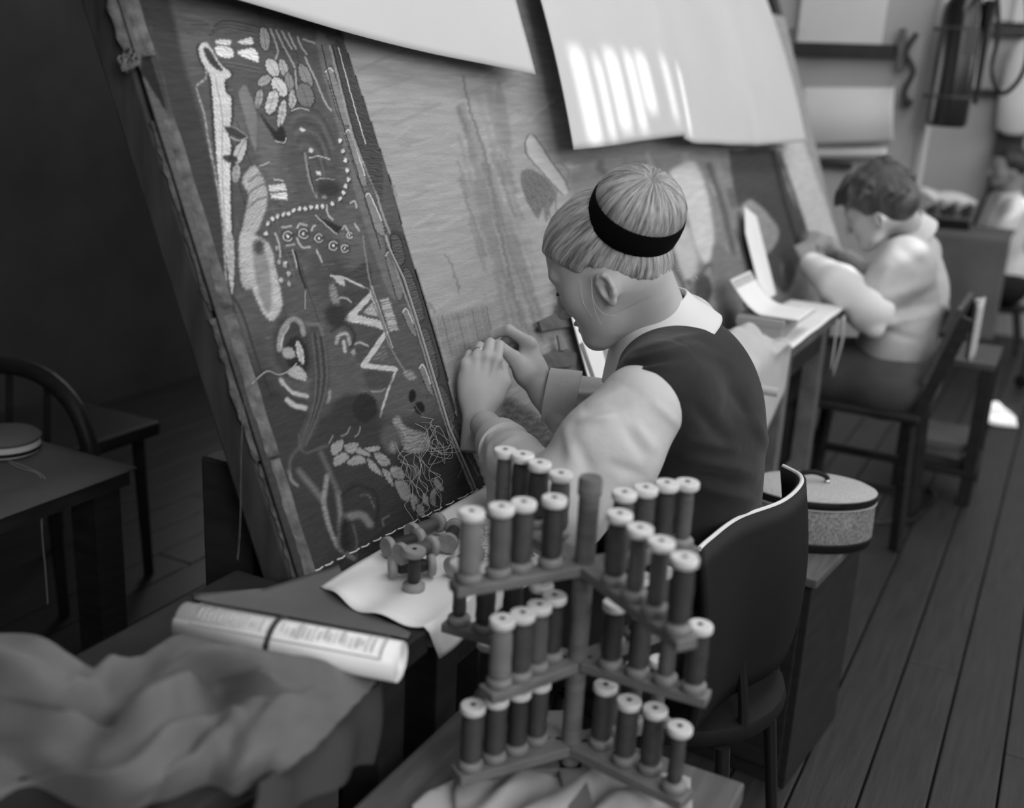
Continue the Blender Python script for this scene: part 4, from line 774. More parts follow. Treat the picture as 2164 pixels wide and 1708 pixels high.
tag(obj('coat_lining_cloth', MB().grid(lambda u, v: net(HW, u, v)+np.array([.006*math.sin(u*15+v*2), 0, 0]), 40, 24), 'coat_lining', None, 'all', 0.003), 'dark cloth hanging down the front of the side table below the coat', 'cloth')
# ------------------------------------------------------------------ dark cabinet with the tweed case
cb = thing('side_cabinet', (-0.42, 2.22, 0), 'dark painted cabinet standing behind the weaver\'s chair', 'cabinet'); CR = rot('Z', -0.11)
c0 = np.array([-0.445, 2.245, 0])
obj('body', MB().box(c0+[0, 0, .24], (0.245, 0.345, 0.48), CR, 0.003), 'cabinet_paint', cb); obj('top', MB().box(c0+[0, 0, .49], (0.265, 0.365, 0.02), CR, 0.004), 'wood_table', cb)
dr = obj('door', MB().box(c0+CR@np.array([0.0, -0.176, .25]), (0.215, 0.012, 0.42), CR, 0.003), 'cabinet_paint', cb); obj('knob', MB().lathe([(.004, 0), (.004, .01), (.010, .014), (.010, .02), (.004, .024)], c0+CR@np.array([0.08, -0.182, .27]), CR@np.array([0, -1, 0]), 12), 'cabinet_paint', dr, True)
cs = thing('tweed_case', (-0.43, 2.25, 0.5), 'oval tweed vanity case with black bands and a top handle on the cabinet', 'case'); cc = np.array([-0.405, 2.262, 0.5]); cxd = np.array([math.cos(.42), math.sin(.42), 0])
def oval_band(r0, z0, r1, z1, m, name, par=cs, prof=None):
    pf = prof or [(r0*.98, z0), (r0, z0+.002), (r1, z1-.002), (r1*.98, z1)]; return obj(name, MB().lathe(pf, cc, (0, 0, 1), 48, (1.0, .66), cxd), m, par, True)
oval_band(.137, 0, .139, .020, 'black_leather', 'bottom_band'); bd = oval_band(.139, .020, .137, .096, 'tweed', 'body'); oval_band(.1385, .095, .1395, .099, 'thread_grey', 'piping'); oval_band(.1385, .099, .1385, .117, 'black_leather', 'lid_band')
lid = oval_band(0, 0, 0, 0, 'tweed_top', 'lid', prof=[(.137, .115), (.1375, .118), (.125, .124), (.09, .1285), (.04, .130), (.002, .1302)])
hc = cc+np.array([0, 0, .130])+cxd*-.005; pr_ = np.array([-cxd[1], cxd[0], 0])
h = obj('handle', MB().tube(catmull([hc-cxd*.034, hc-cxd*.030+[0, 0, .014], hc+[0, 0, .022], hc+cxd*.030+[0, 0, .014], hc+cxd*.034], 6), .0055, 10), 'black_leather', cs, True)
for s in (-1, 1): obj('clasp', MB().box(hc+cxd*.034*s+np.array([0, 0, .003]), (.010, .016, .010), np.stack([cxd, pr_, [0, 0, 1]], 1), .002), 'chrome', h)
# ------------------------------------------------------------------ the weaver's chair
ch = thing('weaver_chair', (-0.46, 1.63, 0), 'dark curved-back chair with a metal rim coloured pale for its glint behind the weaver', 'chair')
ZB = 0.815; rim = [at(x, y, 'z', ZB) for x, y in ((1478, 1160), (1500, 1140), (1560, 1096), (1650, 1062), (1690, 1028), (1690, 1005), (1655, 985))]; rim = catmull(rim, 7); nr = len(rim)-1
rimz = lambda u: rim[min(int(round(u*nr)), nr)]
def back_fn(u, v): p = rimz(u).copy(); p[2] = ZB-0.30*v+0.0*u; p[0] += 0.022*math.sin(v*2.6); return p
obj('backrest', MB().grid(back_fn, nr, 10), 'black_leather', ch, 'all', 0.014)
obj('rim', MB().tube(rim, 0.0038, 8), 'rim_glint_pale', ch, True)  # pale colour stands in for the bright reflection along the metal rim
obj('seat', MB().lathe([(.17, 0), (.195, .006), (.2, .02), (.195, .034), (.14, .04), (.01, .041)], (-0.49, 1.63, 0.43), n=28), 'black_leather', ch, True)
for sx, sy in ((-1, -1), (-1, 1), (1, -1), (1, 1)): obj('leg', MB().cyl((-0.49+.14*sx, 1.63+.14*sy, .435), (-0.49+.19*sx, 1.63+.18*sy, 0.0), .013, .011, 12), 'black_paint', ch, True)
for sy in (-.10, .10): obj('back_support', MB().tube(catmull([(-0.33, 1.63+sy, .445), (-0.335, 1.63+sy, .50), (-0.340-.01*(sy < 0), 1.63+sy, .585)], 5), .009, 8), 'black_paint', ch, True)
# ------------------------------------------------------------------ things on the far bench
bx = thing('card_box', at(1660, 690, 'z', ZT), 'grey cardboard box on the bench under the open book', 'box'); bo = at(1655, 672, 'z', ZT); BR = rot('Z', .06)
q0 = at(1648, 722, 'z', ZT+.004); bw_, bd_, bh = 0.125, 0.26, 0.055; bc = np.array([q0[0]-bw_/2-.004, q0[1]+bd_/2-.01, ZT+.004+bh/2])
mat('box_grey', 0.30, 0.8, 0.2, var=0.08, scale=10)
obj('box_body', MB().box(bc, (bw_, bd_, bh), BR, .003), 'box_grey', bx); obj('box_lid', MB().box(bc+[0, 0, bh/2-.008], (bw_+.006, bd_+.006, .02), BR, .003), 'box_grey', bx)
bk = thing('open_book', bc+[0, 0, bh/2+.003], 'open booklet with curved white pages leaning on the grey box', 'book')
B = [(1548, 570), (1612, 552), (1665, 612), (1718, 632)]
def page_fn(u, v):
    x = bc[0]-.095+.20*v; t = u; y = bc[1]-.10+.20*u-.0*v; z = ZT+bh+.010+.10*max(0, .5-v)**1.6*2.6
    return np.array([x+.0, y, z])
obj('page', MB().grid(page_fn, 10, 22), 'paper_white', bk, True, .002); obj('page', MB().grid(lambda u, v: page_fn(u, v)+np.array([.004, .004, -.005]), 10, 22), 'linen', bk, True, .002)
tag(obj('white_card', MB().prism([(0, 0), (.16, 0), (.16, .26), (.06, .30), (0, .22)], loom(3.32, .02, .02), (0, 1, 0), loom(0, 1)-loom(0, 0), .002), 'paper_white'), 'tall white card propped against the loom beside the second weaver', 'card')
tag(obj('white_card', MB().prism([(0, 0), (.10, 0), (.10, .24), (0, .25)], on_loom(1232, 832, .02), (0, 1, 0), loom(0, 1)-loom(0, 0), .002), 'paper_white'), 'bright white card propped on the loom beyond the weaver\'s chin', 'card')
bnd = thing('black_batten', on_loom(1222, 830), 'black wooden batten standing between the clamp tags and the white card', 'batten')
obj('batten', MB().beam(on_loom(1210, 680, .012), on_loom(1252, 840, .012), .028, .012, LN, .002), 'black_paint', bnd); obj('batten_label', MB().beam(on_loom(1208, 730, .022), on_loom(1240, 822, .022), .016, .003, LN), 'wood_mid', bnd)
def heap_fn(u, v):
    y = 2.10+.72*u; x = -0.775+.20*v+(.015*math.sin(u*9)); z = ZT+.005+.10*math.sin(min(1, v*1.1)*math.pi)**.7*math.sin(u*math.pi)**.6*(1-.25*u)+(.012*math.sin(u*17+v*5)+.010*math.sin(u*31-v*9+1)+.008*math.sin(u*7+v*19))*math.sin(v*math.pi)
    if v > .82: z -= (v-.82)*1.15*(.6+.4*math.sin(u*math.pi)); x = TX+.004+.02*math.sin(u*11)*(v-.82)
    return np.array([x, y, z])
tag(obj('cloth_heap', MB().grid(heap_fn, 70, 40), 'linen', None, 'all', .004), 'heap of pale crumpled linen on the bench behind the weaver\'s back', 'cloth')
tag(obj('bench_rod', MB().cyl(at(1645, 830, 'x', -.555)-np.array([.10, .0, .0]), at(1645, 830, 'x', -.555), .011, n=14), 'linen', None, True), 'short pale rod sticking out beyond the weaver\'s back', 'rod')
pn = thing('pencil', on_loom(1580, 660), 'slim pencil standing against the loom behind the linen heap', 'pencil'); pa, pb = at(1573, 645, 'y', 2.95), at(1592, 685, 'y', 2.95); obj('shaft', MB().cyl(pb, pa, .004, n=8), 'linen', pn); obj('tip', MB().cyl(pa, pa+(pa-pb)*.12, .004, .001, 8), 'print_dark', pn)
# ------------------------------------------------------------------ roller blind, hanging papers and bracket on the partition
def pw_(px, py, y=PY): return at(px, py, 'y', y)
def wall_panel(name, q, th, m, label=None, cat=None, y=PY, parent=None, gap=0.0):
    a, b = pw_(q[0], q[3], y), pw_(q[2], q[1], y); o = obj(name, MB().box(((a[0]+b[0])/2, y-th/2-gap, (a[2]+b[2])/2), (abs(b[0]-a[0]), th, abs(b[2]-a[2])), bev=min(.004, th/3)), m, parent)
    return tag(o, label, cat) if label else o
rbl = thing('roller_blind', pw_(1790, 100), 'pale roller blind with a dark bottom rail on the partition', 'blind'); wall_panel('blind_cloth', (1686, -90, 1892, 98), .012, 'wall_light', parent=rbl, gap=.03); wall_panel('rail', (1680, 96, 1896, 118), .05, 'rail_dark', parent=rbl, gap=.01)
for x in (1672, 1905): obj('end_bracket', MB().beam(pw_(x+4, 60, PY-.04), pw_(x-4, 150, PY-.04), .03, .04, (0, 1, 0), .006), 'wood_mid', rbl)
ck = thing('crank_bracket', pw_(1920, 140), 'curved dark crank bracket beside the blind on the partition', 'bracket'); obj('crank', MB().tube(catmull([pw_(1938, 70, PY-.05), pw_(1915, 110, PY-.05), pw_(1930, 150, PY-.05), pw_(1912, 190, PY-.05), pw_(1915, 215, PY-.05)], 6), .012, 8), 'wood_loom', ck, True); obj('crank_knob', MB().lathe([(.005, 0), (.022, .01), (.024, .03), (.01, .045)], pw_(1916, 228, PY-.05), (0, 0, 1), 12), 'rail_dark', ck, True); obj('wall_plate', MB().box(pw_(1925, 150, PY-.012), (.05, .02, .30), bev=.004), 'wall_paint', ck)
def hp(u, v): p = pw_(1702+188*u+(10*(v-.5))*(1-u), 185+(122-8*u)*v, PY-.05); return np.array([p[0], p[1]-.05*math.sin(v*2.6)-.01*math.sin(u*5), p[2]])
tag(obj('hanging_paper', MB().grid(hp, 20, 16), 'wall_light', None, True, .003), 'pale sheet of paper hanging below the dark blind rail', 'paper')
def hp2(u, v): p = pw_(1705+170*u, 312+24*v+18*(u if v > .5 else 0)*0, PY-.04); return np.array([p[0], p[1]-.02*math.sin(v*3), p[2]])
tag(obj('hanging_paper', MB().grid(hp2, 12, 4), 'wall_light', None, True, .003), 'narrow rolled paper strip under the hanging sheet', 'paper')
tag(obj('wall_strut', MB().beam(pw_(1700, 342, PY-.03), pw_(1800, 352, PY-.03), .03, .02, (0, 1, 0)), 'rail_dark'), 'thin dark strut under the paper strip on the partition', 'strut')
# ------------------------------------------------------------------ fire extinguisher on the partition edge
EY = 5.2; eb = at(1998, 268, 'y', EY); fx = thing('fire_extinguisher', eb, 'dark fire extinguisher with a looped hose hung on the partition edge', 'extinguisher')
obj('cylinder', MB().lathe([(.070, 0), (.083, .008), (.086, .03), (.086, .46), (.080, .50), (.055, .545), (.028, .57), (.024, .60)], eb, n=28), 'black_paint', fx, True)
vt = eb+np.array([0, 0, .60]); obj('valve', MB().lathe([(.02, 0), (.022, .02), (.016, .03), (.016, .06)], vt, n=14).beam(vt+[0, 0, .05], vt+[.11, 0, .075], .02, .012), 'chrome', fx, True)
obj('hose', MB().tube(catmull([vt+[.02, -.02, .04], vt+[.06, -.04, .05], vt+[.12, -.06, -.05], vt+[.155, -.07, -.22], vt+[.155, -.08, -.36], vt+[.21, -.08, -.45], vt+[.27, -.08, -.38], vt+[.275, -.08, -.25], vt+[.225, -.07, -.02], vt+[.16, -.06, .16]], 7), .010, 8), 'black_paint', fx, True)
obj('horn', MB().lathe([(.010, 0), (.013, .12), (.018, .30), (.03, .42)], eb+np.array([.105, -.01, .10]), (0, 0, 1), 14), 'black_paint', fx, True); obj('label', MB().grid(lambda u, v: eb+np.array([.0872*math.cos(-1.25+.9*u), .0872*math.sin(-1.25+.9*u), .30+.10*v]), 8, 1), 'rail_dark', fx, True)
for z in (.12, .40): obj('wall_strap', MB().lathe([(.0875, 0), (.0875, .012)], eb+[0, 0, z], n=24).box(eb+np.array([-.095, .06, z+.006]), (.05, .02, .012)), 'rail_dark', fx)
tag(obj('white_coat', MB().lathe([(.05, 0), (.10, .03), (.115, .2), (.11, .4), (.08, .52), (.03, .56)], at(2140, 285, 'y', WY-.14), n=18, ell=(1, .5)), 'wall_light', None, True), 'white work coat hanging on the far door', 'coat')
# ------------------------------------------------------------------ cloth-covered table of the far man
mt = thing('covered_table', (-0.75, 6.65, 0), 'table under a grey cloth in front of the seated person with the tie', 'table'); mx0, mx1, my0, my1, mz = -1.5, -0.335, 6.42, 6.82, .75
obj('table_top', MB().box(((mx0+mx1)/2, (my0+my1)/2, mz-.015), (mx1-mx0, my1-my0, .03)), 'wood_dark', mt)
for xx in (mx0+.05, mx1-.05):
    for yy in (my0+.05, my1-.05): obj('leg', MB().box((xx, yy, .36), (.05, .05, .72)), 'wood_dark', mt)
def tc_(u, v):
    x = mx0-.02+(mx1-mx0+.06)*u; q = v*1.5; s = .0
    if q < .7: return np.array([x, my1-(my1-my0)*q/.7, mz+.004+.003*math.sin(u*9)])
    return np.array([x+.02*math.sin(u*19)*(q-.7), my0-.012-.03*(q-.7)*(1+math.sin(u*23)), mz+.004-(q-.7)*.72])
tag(obj('table_cloth', MB().grid(tc_, 60, 40), 'cloth_grey', None, 'all', .004), 'grey cloth hanging to near the floor over the far table', 'cloth')
ty = thing('spool_tray', (-0.72, 6.55, mz+.01), 'dark tray of small spools on the far covered table', 'tray'); tx0 = at(1950, 470, 'y', 6.55)[0]; tx1 = at(2052, 470, 'y', 6.55)[0]
obj('tray', MB().box(((tx0+tx1)/2, 6.58, mz+.035), (tx1-tx0, .2, .05), bev=.004), 'black_paint', ty)
tmpl = None; rr = random.Random(4); i = 0
for row in range(2):
    for k2 in range(9):
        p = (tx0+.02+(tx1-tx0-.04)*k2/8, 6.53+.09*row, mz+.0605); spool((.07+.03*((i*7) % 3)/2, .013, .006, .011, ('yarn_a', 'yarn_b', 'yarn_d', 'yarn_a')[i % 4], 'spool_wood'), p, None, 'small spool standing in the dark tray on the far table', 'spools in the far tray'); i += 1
tag(obj('folded_cloth', MB().grid(lambda u, v: np.array([tx0-.06+.30*u, 6.72+.16*v, mz+.13+.05*math.sin(u*3)*math.sin(v*3.1)+.07*max(0, .3-u)*3]), 20, 10), 'wall_light', None, 'all', .02), 'pale folded cloth lying behind the spool tray', 'cloth')
# ------------------------------------------------------------------ second weaver's chair, stand and floor things
c2 = thing('wooden_chair', (-0.40, 3.50, 0), 'dark wooden chair with a sloping back board under the second weaver', 'chair'); sx, sy = -0.52, 3.72
obj('seat', MB().box((sx, sy, .455), (.38, .40, .03), bev=.01), 'wood_dark', c2)
for ax_ in (-1, 1):
    for ay in (-1, 1): obj('leg', MB().beam((sx+.16*ax_, sy+.17*ay, .44), (sx+.18*ax_, sy+.18*ay, 0), .035, .035, bev=.004), 'wood_dark', c2)
    obj('back_post', MB().beam((sx+.175, sy+.17*ax_, .45), (sx+.275, sy+.17*ax_, .80), .03, .035, bev=.004), 'wood_dark', c2)
    obj('stretcher', MB().beam((sx-.17, sy+.175*ax_, .20), (sx+.17, sy+.175*ax_, .20), .02, .03, bev=.003), 'wood_dark', c2)
mat('wood_board', 0.075, 0.5, 0.35, var=0.25, scale=14, stretch=(1, 1, 4))
obj('back_board', MB().beam((sx+.215, sy-.19, .70), (sx+.215, sy+.19, .70), .016, .26, (.27, 0, .96), .004), 'wood_board', c2)
tag(obj('hanging_towel', MB().grid(lambda u, v: np.array([sx+.285+.012*math.sin(u*9), sy+.02+.13*u, .82-.20*v]), 12, 8), 'linen', None, 'all', .006), 'pale towel hanging over the back of the wooden chair', 'towel')
tag(obj('hanging_ribbon', MB().grid(lambda u, v: np.array([TX+.018+.006*math.sin(v*5), 3.44+.04*u+.012*v, ZT-.01-.20*v+(.03*u if v > .9 else 0)]), 4, 14), 'linen', None, True, .002), 'pale apron ribbon hanging from the bench edge', 'ribbon')
tag(obj('hanging_ribbon', MB().grid(lambda u, v: np.array([TX+.014, 3.38+.018*u+.004*v, ZT-.01-.16*v]), 3, 10), 'linen', None, True, .002), 'narrow pale ribbon end beside the wider apron ribbon', 'ribbon')
st = thing('low_stand', (-0.31, 4.3, 0), 'dark open wooden stand holding books behind the second weaver', 'stand'); q = (-0.31, 4.30)
for xx in (-.12, .12):
    for yy in (-.16, .16): obj('post', MB().box((q[0]+xx, q[1]+yy, .27), (.045, .045, .54), bev=.003), 'wood_dark', st)
for z in (.12, .53): obj('shelf', MB().box((q[0], q[1], z), (.29, .37, .025), bev=.003), 'wood_dark' if z < .3 else 'wood_board', st)
for i, (z, r_) in enumerate(((.148, .1), (.178, -.15), (.21, .05))): tag(obj('book', MB().box((q[0], q[1]-.02, z), (.20, .27, .028), rot('Z', r_), .003), ('coat_lining', 'cloth_grey', 'brown_paper')[i]), ('dark book at the bottom of the stack in the stand', 'grey book in the middle of the stack in the stand', 'brown book on top of the stack in the stand')[i], 'book', 'books in the low stand')
tag(obj('foot_rest', MB().tube(catmull([at(x, y, 'z', .02) for x, y in ((1790, 1085), (1820, 1100), (1880, 1105), (1922, 1102), (1950, 1082), (1975, 1052), (1960, 1035))], 5), .009, 8), 'black_paint', None, True), 'bent dark metal foot rest on the floor behind the cabinet', 'foot rest')
flat_sheet('floor_white_shape', [(2070, 848), (2108, 850), (2146, 882), (2150, 905), (2100, 900), (2066, 886)], .003, 'paper_white', 'flat white shape lying on the floorboards', 'paper', 0.003)  # flat white shape laid just above the boards
ca = thing('floor_castor', at(2158, 806, 'z', .03), 'dark round castor on the floor by the far table', 'castor'); cp = at(2158, 806, 'z', .035); obj('wheel', MB().lathe([(.012, -.012), (.034, -.010), (.036, 0), (.034, .010), (.012, .012)], cp, (0.3, 1, 0), 18), 'black_paint', ca, True); obj('stem', MB().cyl(cp, cp+[0, 0, .30], .010, n=10), 'black_paint', ca)
# ------------------------------------------------------------------ dim table left of the loom
LTZ = .60; lt = thing('dim_table', (-1.95, 1.35, 0), 'dim cloth-covered table in the dark behind the loom', 'table'); lc = at(250, 1000, 'z', LTZ)
obj('table_top', MB().box((lc[0]-.45, lc[1]-.22, LTZ-.02), (.9, .5, .03)), 'wood_dark', lt)
for xx in (-.05, -.85):
    for yy in (-.42, -.02): obj('leg', MB().box((lc[0]+xx, lc[1]+yy, .29), (.07, .07, .56)), 'wood_dark', lt)
obj('cover', MB().grid(lambda u, v: np.array([lc[0]+.012-.95*u, lc[1]+.04-.52*min(v*1.5, 1), LTZ+.002-(max(0, v*1.5-1))*.26]), 10, 24), 'cloth_grey', lt, True, .004)
pc = thing('pin_cushion', at(25, 955, 'z', LTZ), 'banded round pin cushion on the dim table', 'pin cushion'); p0 = at(15, 958, 'z', LTZ+.005); obj('body', MB().lathe([(.05, 0), (.066, .008), (.07, .02), (.066, .032)], p0, n=24), 'linen', pc, True); obj('frill', MB().lathe([(.068, .032), (.072, .04), (.06, .05), (.03, .055), (.004, .056)], p0, n=24), 'cloth_grey', pc, True); obj('band', MB().lathe([(.0695, .012), (.0705, .014), (.0705, .019), (.0695, .021)], p0, n=24), 'black_leather', pc, True)
th_ = thing('hanging_thread', at(90, 1000, 'z', LTZ), 'looped pale thread hanging over the edge of the dim table', 'thread'); e0 = at(86, 1008, 'z', LTZ+.006)
for pts in ([at(20, 978, 'z', LTZ+.008), at(45, 990, 'z', LTZ+.008), e0, e0+[0.004, -.01, -.06], e0+[.006, -.012, -.12]], [at(0, 968, 'z', LTZ+.008), at(50, 985, 'z', LTZ+.008), e0+[.012, 0, 0], e0+[.014, -.01, -.05], e0+[.006, -.012, -.12], e0+[.008, -.013, -.20], e0+[.008, -.014, -.28]]): obj('strand', MB().tube(catmull(pts, 5), .0011, 4), 'thread_grey', th_)
ab = thing('arched_chair_back', (-1.95, 1.75, 0), 'dim arched chair back behind the dark table', 'chair'); a0 = at(0, 830, 'y', 1.78); 
arc = [at(x, y, 'y', 1.78) for x, y in ((-160, 960), (-120, 830), (-20, 775), (80, 790), (150, 850), (185, 930), (200, 1010))]; obj('back_hoop', MB().tube(catmull(arc, 6), .022, 10), 'wood_dark', ab, True)
for x in (-60, 20, 100): obj('spindle', MB().cyl(at(x, 785, 'y', 1.78), at(x, 960, 'y', 1.78), .009, n=8), 'wood_dark', ab)
s0 = (at(-160, 960, 'y', 1.78)+at(200, 1010, 'y', 1.78))/2; obj('seat', MB().box((s0[0], 1.93, .44), (.42, .40, .04), bev=.01), 'wood_dark', ab)
for xx in (-.17, .17):
    for yy in (1.78, 2.08): obj('leg', MB().cyl((s0[0]+xx, yy, .43), (s0[0]+xx*1.1, yy, 0), .018, .014, 10), 'wood_dark', ab)
    obj('side_post', MB().cyl((s0[0]+xx, 1.79, .45), arc[0] if xx < 0 else arc[-1], .014, n=8), 'wood_dark', ab)
# ------------------------------------------------------------------ people
mat('skin', 0.44, 0.5, 0.35, var=0.05, scale=40, bump=0.05, bscale=500)
mat('skin_tan', 0.30, 0.5, 0.35, var=0.05, scale=40)
mat('vest_velvet', 0.022, 0.85, 0.12, var=0.3, scale=16, bump=0.5, bscale=16, bstretch=(1, 1, 2.2), sheen=0.12)
mat('blouse', 0.52, 0.85, 0.2, var=0.04, scale=20, bump=0.25, bscale=70)
mat('collar_white', 0.66, 0.8, 0.2)
mat('skirt_dark', 0.03, 0.9, 0.1, var=0.2, scale=9)
mat('cardigan', 0.48, 0.95, 0.1, var=0.06, scale=30, bump=0.3, bscale=260)
mat('shirt', 0.82, 0.85, 0.2)
mat('tie', 0.02, 0.7, 0.2)
mat('brow_hair', 0.05, 0.7, 0.2)
mat('ring_gold', 0.7, 0.25, 0.5, metal=1.0)
def hair_mat(name, lo, hi, freq, rough=0.38):
    m = bpy.data.materials.new(name); m.use_nodes = True; nt = m.node_tree; p = nt.nodes['Principled BSDF']; MATS[name] = m
    a = nt.nodes.new('ShaderNodeAttribute'); a.attribute_name = 'strand'; outs = []
    for f, d in ((freq, 3.0), (freq*4.5, 3.0)):
        mp = nt.nodes.new('ShaderNodeMapping'); mp.inputs['Scale'].default_value = (f, f, f*0.10); nt.links.new(a.outputs['Vector'], mp.inputs[0])
        n = nt.nodes.new('ShaderNodeTexNoise'); n.inputs['Scale'].default_value = 1.0; n.inputs['Detail'].default_value = d; nt.links.new(mp.outputs[0], n.inputs[0]); outs.append(n.outputs[0])
    ad = nt.nodes.new('ShaderNodeMath'); ad.operation = 'ADD'; nt.links.new(outs[0], ad.inputs[0]); nt.links.new(outs[1], ad.inputs[1])
    r = nt.nodes.new('ShaderNodeMapRange'); nt.links.new(ad.outputs[0], r.inputs[0]); r.inputs[1].default_value = 0.72; r.inputs[2].default_value = 1.28; r.inputs[3].default_value = lo; r.inputs[4].default_value = hi
    cb = nt.nodes.new('ShaderNodeCombineColor'); [nt.links.new(r.outputs[0], cb.inputs[i]) for i in range(3)]; nt.links.new(cb.outputs[0], p.inputs['Base Color'])
    b = nt.nodes.new('ShaderNodeBump'); b.inputs['Strength'].default_value = 0.55; b.inputs['Distance'].default_value = 0.004; nt.links.new(ad.outputs[0], b.inputs['Height']); nt.links.new(b.outputs[0], p.inputs['Normal'])
    p.inputs['Roughness'].default_value = rough; p.inputs['Specular IOR Level'].default_value = 0.55; return m
hair_mat('hair_blond', 0.08, 0.56, 11.0); hair_mat('hair_brown', 0.010, 0.085, 7.0); hair_mat('hair_black', 0.012, 0.04, 7.0)
def strand_attr(o, L3, axis, side):
    ax = axis/np.linalg.norm(axis); s1 = np.array(side, float); s1 -= ax*(s1@ax); s1 /= np.linalg.norm(s1); s2 = np.cross(ax, s1)
    a, b = L3@s1, L3@s2; r = np.hypot(a, b)+1e-6; t = np.arctan2(r, L3@ax)
    at_ = o.data.attributes.new('strand', 'FLOAT_VECTOR', 'POINT'); at_.data.foreach_set('vector', np.stack([a/r, b/r, t], 1).astype(np.float32).ravel())
CR_, CU_, CB_ = CM[:, 0], CM[:, 1], CM[:, 2]
nrm = lambda v: np.asarray(v, float)/np.linalg.norm(v)
def head_frame(yaw, pitch, roll=0.0, fwd=(-1, 0, 0)):
    f0 = rot('Z', yaw)@np.array(fwd, float); l0 = np.cross([0, 0, 1], f0); f = math.cos(pitch)*f0-math.sin(pitch)*np.array([0, 0, 1.0]); u = np.cross(f, l0)
    c, s = math.cos(roll), math.sin(roll); l, u = c*l0+s*u, c*u-s*l0
    return np.stack([f, l, u], 1)                          # columns: forward, left, up
def head_field(res, neck_to, male=False, neck_r=0.0475):
    v = Vol((-.125, -.105, -.24), (.14, .105, .125), res)
    v.ell((.002, 0, .004), (.084, .0715, .081), k=.01); v.ell((.042, 0, .004), (.050, .060, .056), k=.03); v.ell((.040, 0, -.052), (.050, .053, .066), k=.03)
    v.ell((.048, 0, -.092), (.038, .040, .032), k=.03); v.ell((.080, 0, -.116), (.017, .018, .015), k=.022)
    for s in (-1, 1):
        v.cone((-.004, .056*s, -.055), (.070, .014*s, -.112), .019, .014, k=.03); v.ell((.060, .036*s, -.050), (.024, .020, .024), k=.028)
        v.cone((.094, .010*s, -.004), (.078, .046*s, -.004), .0075, .0065, k=.016)
    v.ell((.097, .031, -.023), (.010, .017, .011), k=.012, op='sub'); v.ell((.097, -.031, -.023), (.010, .017, .011), k=.012, op='sub')
    for s in (-1, 1): v.ell((.079, .031*s, -.023), .0128, k=.004)
    v.cone((.093, 0, -.012), (.1135, 0, -.056), .0075, .0095, k=.012); v.ell((.1145, 0, -.058), .0095, k=.006)
    for s in (-1, 1): v.ell((.101, .0115*s, -.062), (.0115, .0075, .0075), k=.006); v.ell((.106, .006*s, -.0685), (.005, .0032, .004), k=.002, op='sub')
    v.ell((.093, 0, -.082), (.010, .021, .0062), k=.006); v.ell((.091, 0, -.094), (.010, .017, .0068), k=.006); v.ell((.101, 0, -.0878), (.007, .020, .0016), k=.003, op='sub')
    v.cone((-.028, 0, -.060), neck_to, neck_r, neck_r+.002, k=.035)
    for s in (-1, 1):                                       # ears
        E = np.array([.001, .0705*s, -.062]); P = lambda a, b, c=0: E+np.array([a, c*s, b])*.74
        v.ell(P(-.004, 0, .002), (.0125, .004, .020), R=rot('Z', .35*s), k=.008)
        v.chain([P(.008, .006, .002), P(.009, .021, .004), P(.0, .031, .007), P(-.012, .029, .011), P(-.020, .017, .0135), P(-.0205, .002, .0135), P(-.016, -.012, .010), P(-.007, -.024, .006)], [.003, .0032, .0034, .0034, .0034, .0033, .0032, .004], k=.003)
        v.ell(P(-.001, -.026, .004), (.0056, .0036, .0064), k=.005); v.ell(P(-.003, -.001, .009), (.006, .0045, .009), k=.003, op='sub'); v.chain([P(-.012, .016, .008), P(-.0135, .0, .009), P(-.007, -.012, .008)], [.0022, .0024, .0022], k=.003); v.ell(P(.007, -.004, .004), (.003, .003, .0045), k=.003)
    return v
def vnormals(V, Q):
    N = np.zeros_like(V); fn = np.cross(V[Q[:, 2]]-V[Q[:, 0]], V[Q[:, 3]]-V[Q[:, 1]])
    for i in range(4): np.add.at(N, Q[:, i], fn)
    return N/(np.linalg.norm(N, axis=1)[:, None]+1e-12)
def crease(g, folds):                                   # raise or sink cloth along fold lines on the side that shows
    V, Q = g; N = vnormals(V, Q); X = proj(V); m = np.clip((N@CB_-.05)/.3, 0, 1); D = np.zeros(len(V))
    for x0, y0, x1, y1, w_, h_ in folds:
        a, b = np.array([x0, y0], float), np.array([x1, y1], float); ab = b-a; t = ((X-a)@ab)/(ab@ab); tc_ = np.clip(t, 0, 1); d = np.hypot(*(X-a-tc_[:, None]*ab).T)
        D += h_*np.exp(-(d/w_)**2)*np.sin(np.clip(.15+.8*t, 0.05, 1)*math.pi)
    return V+N*(D*m)[:, None], Q
def place(g, R, c): return g[0]@R.T+c, g[1]
def tube_local(pts, r, R, c, n=6): return MB().tube(catmull([R@np.array(p, float)+c for p in pts], 4), r, n)
# ================================================================== first weaver
HC = atd(1283, 524, 1.64); HR = head_frame(0.02, math.radians(33), 0.02)
NB = atd(1402, 712, 1.70); nb_l = HR.T@(NB-HC)
SL = atd(1385, 822, 1.53); mid = NB-np.array([-.015, 0, .055]); SR = 2*mid-SL; SR[2] = SL[2]+.01
PV = np.array([-.49, 1.60, .57]); 
EL, WL = atd(1182, 1078, 1.48), atd(1012, 885, 1.80)
ER, WR = atd(1425, 885, 1.86), atd(1152, 836, 1.88)
w1 = thing('person', (PV[0], PV[1], 0.0), 'person with a banded hair bun, dark vest and white blouse stitching the tapestry', 'person')
hv = head_field(.0019, nb_l); hd = place(relax(*hv.mesh(), it=2, lam=.35), HR, HC)
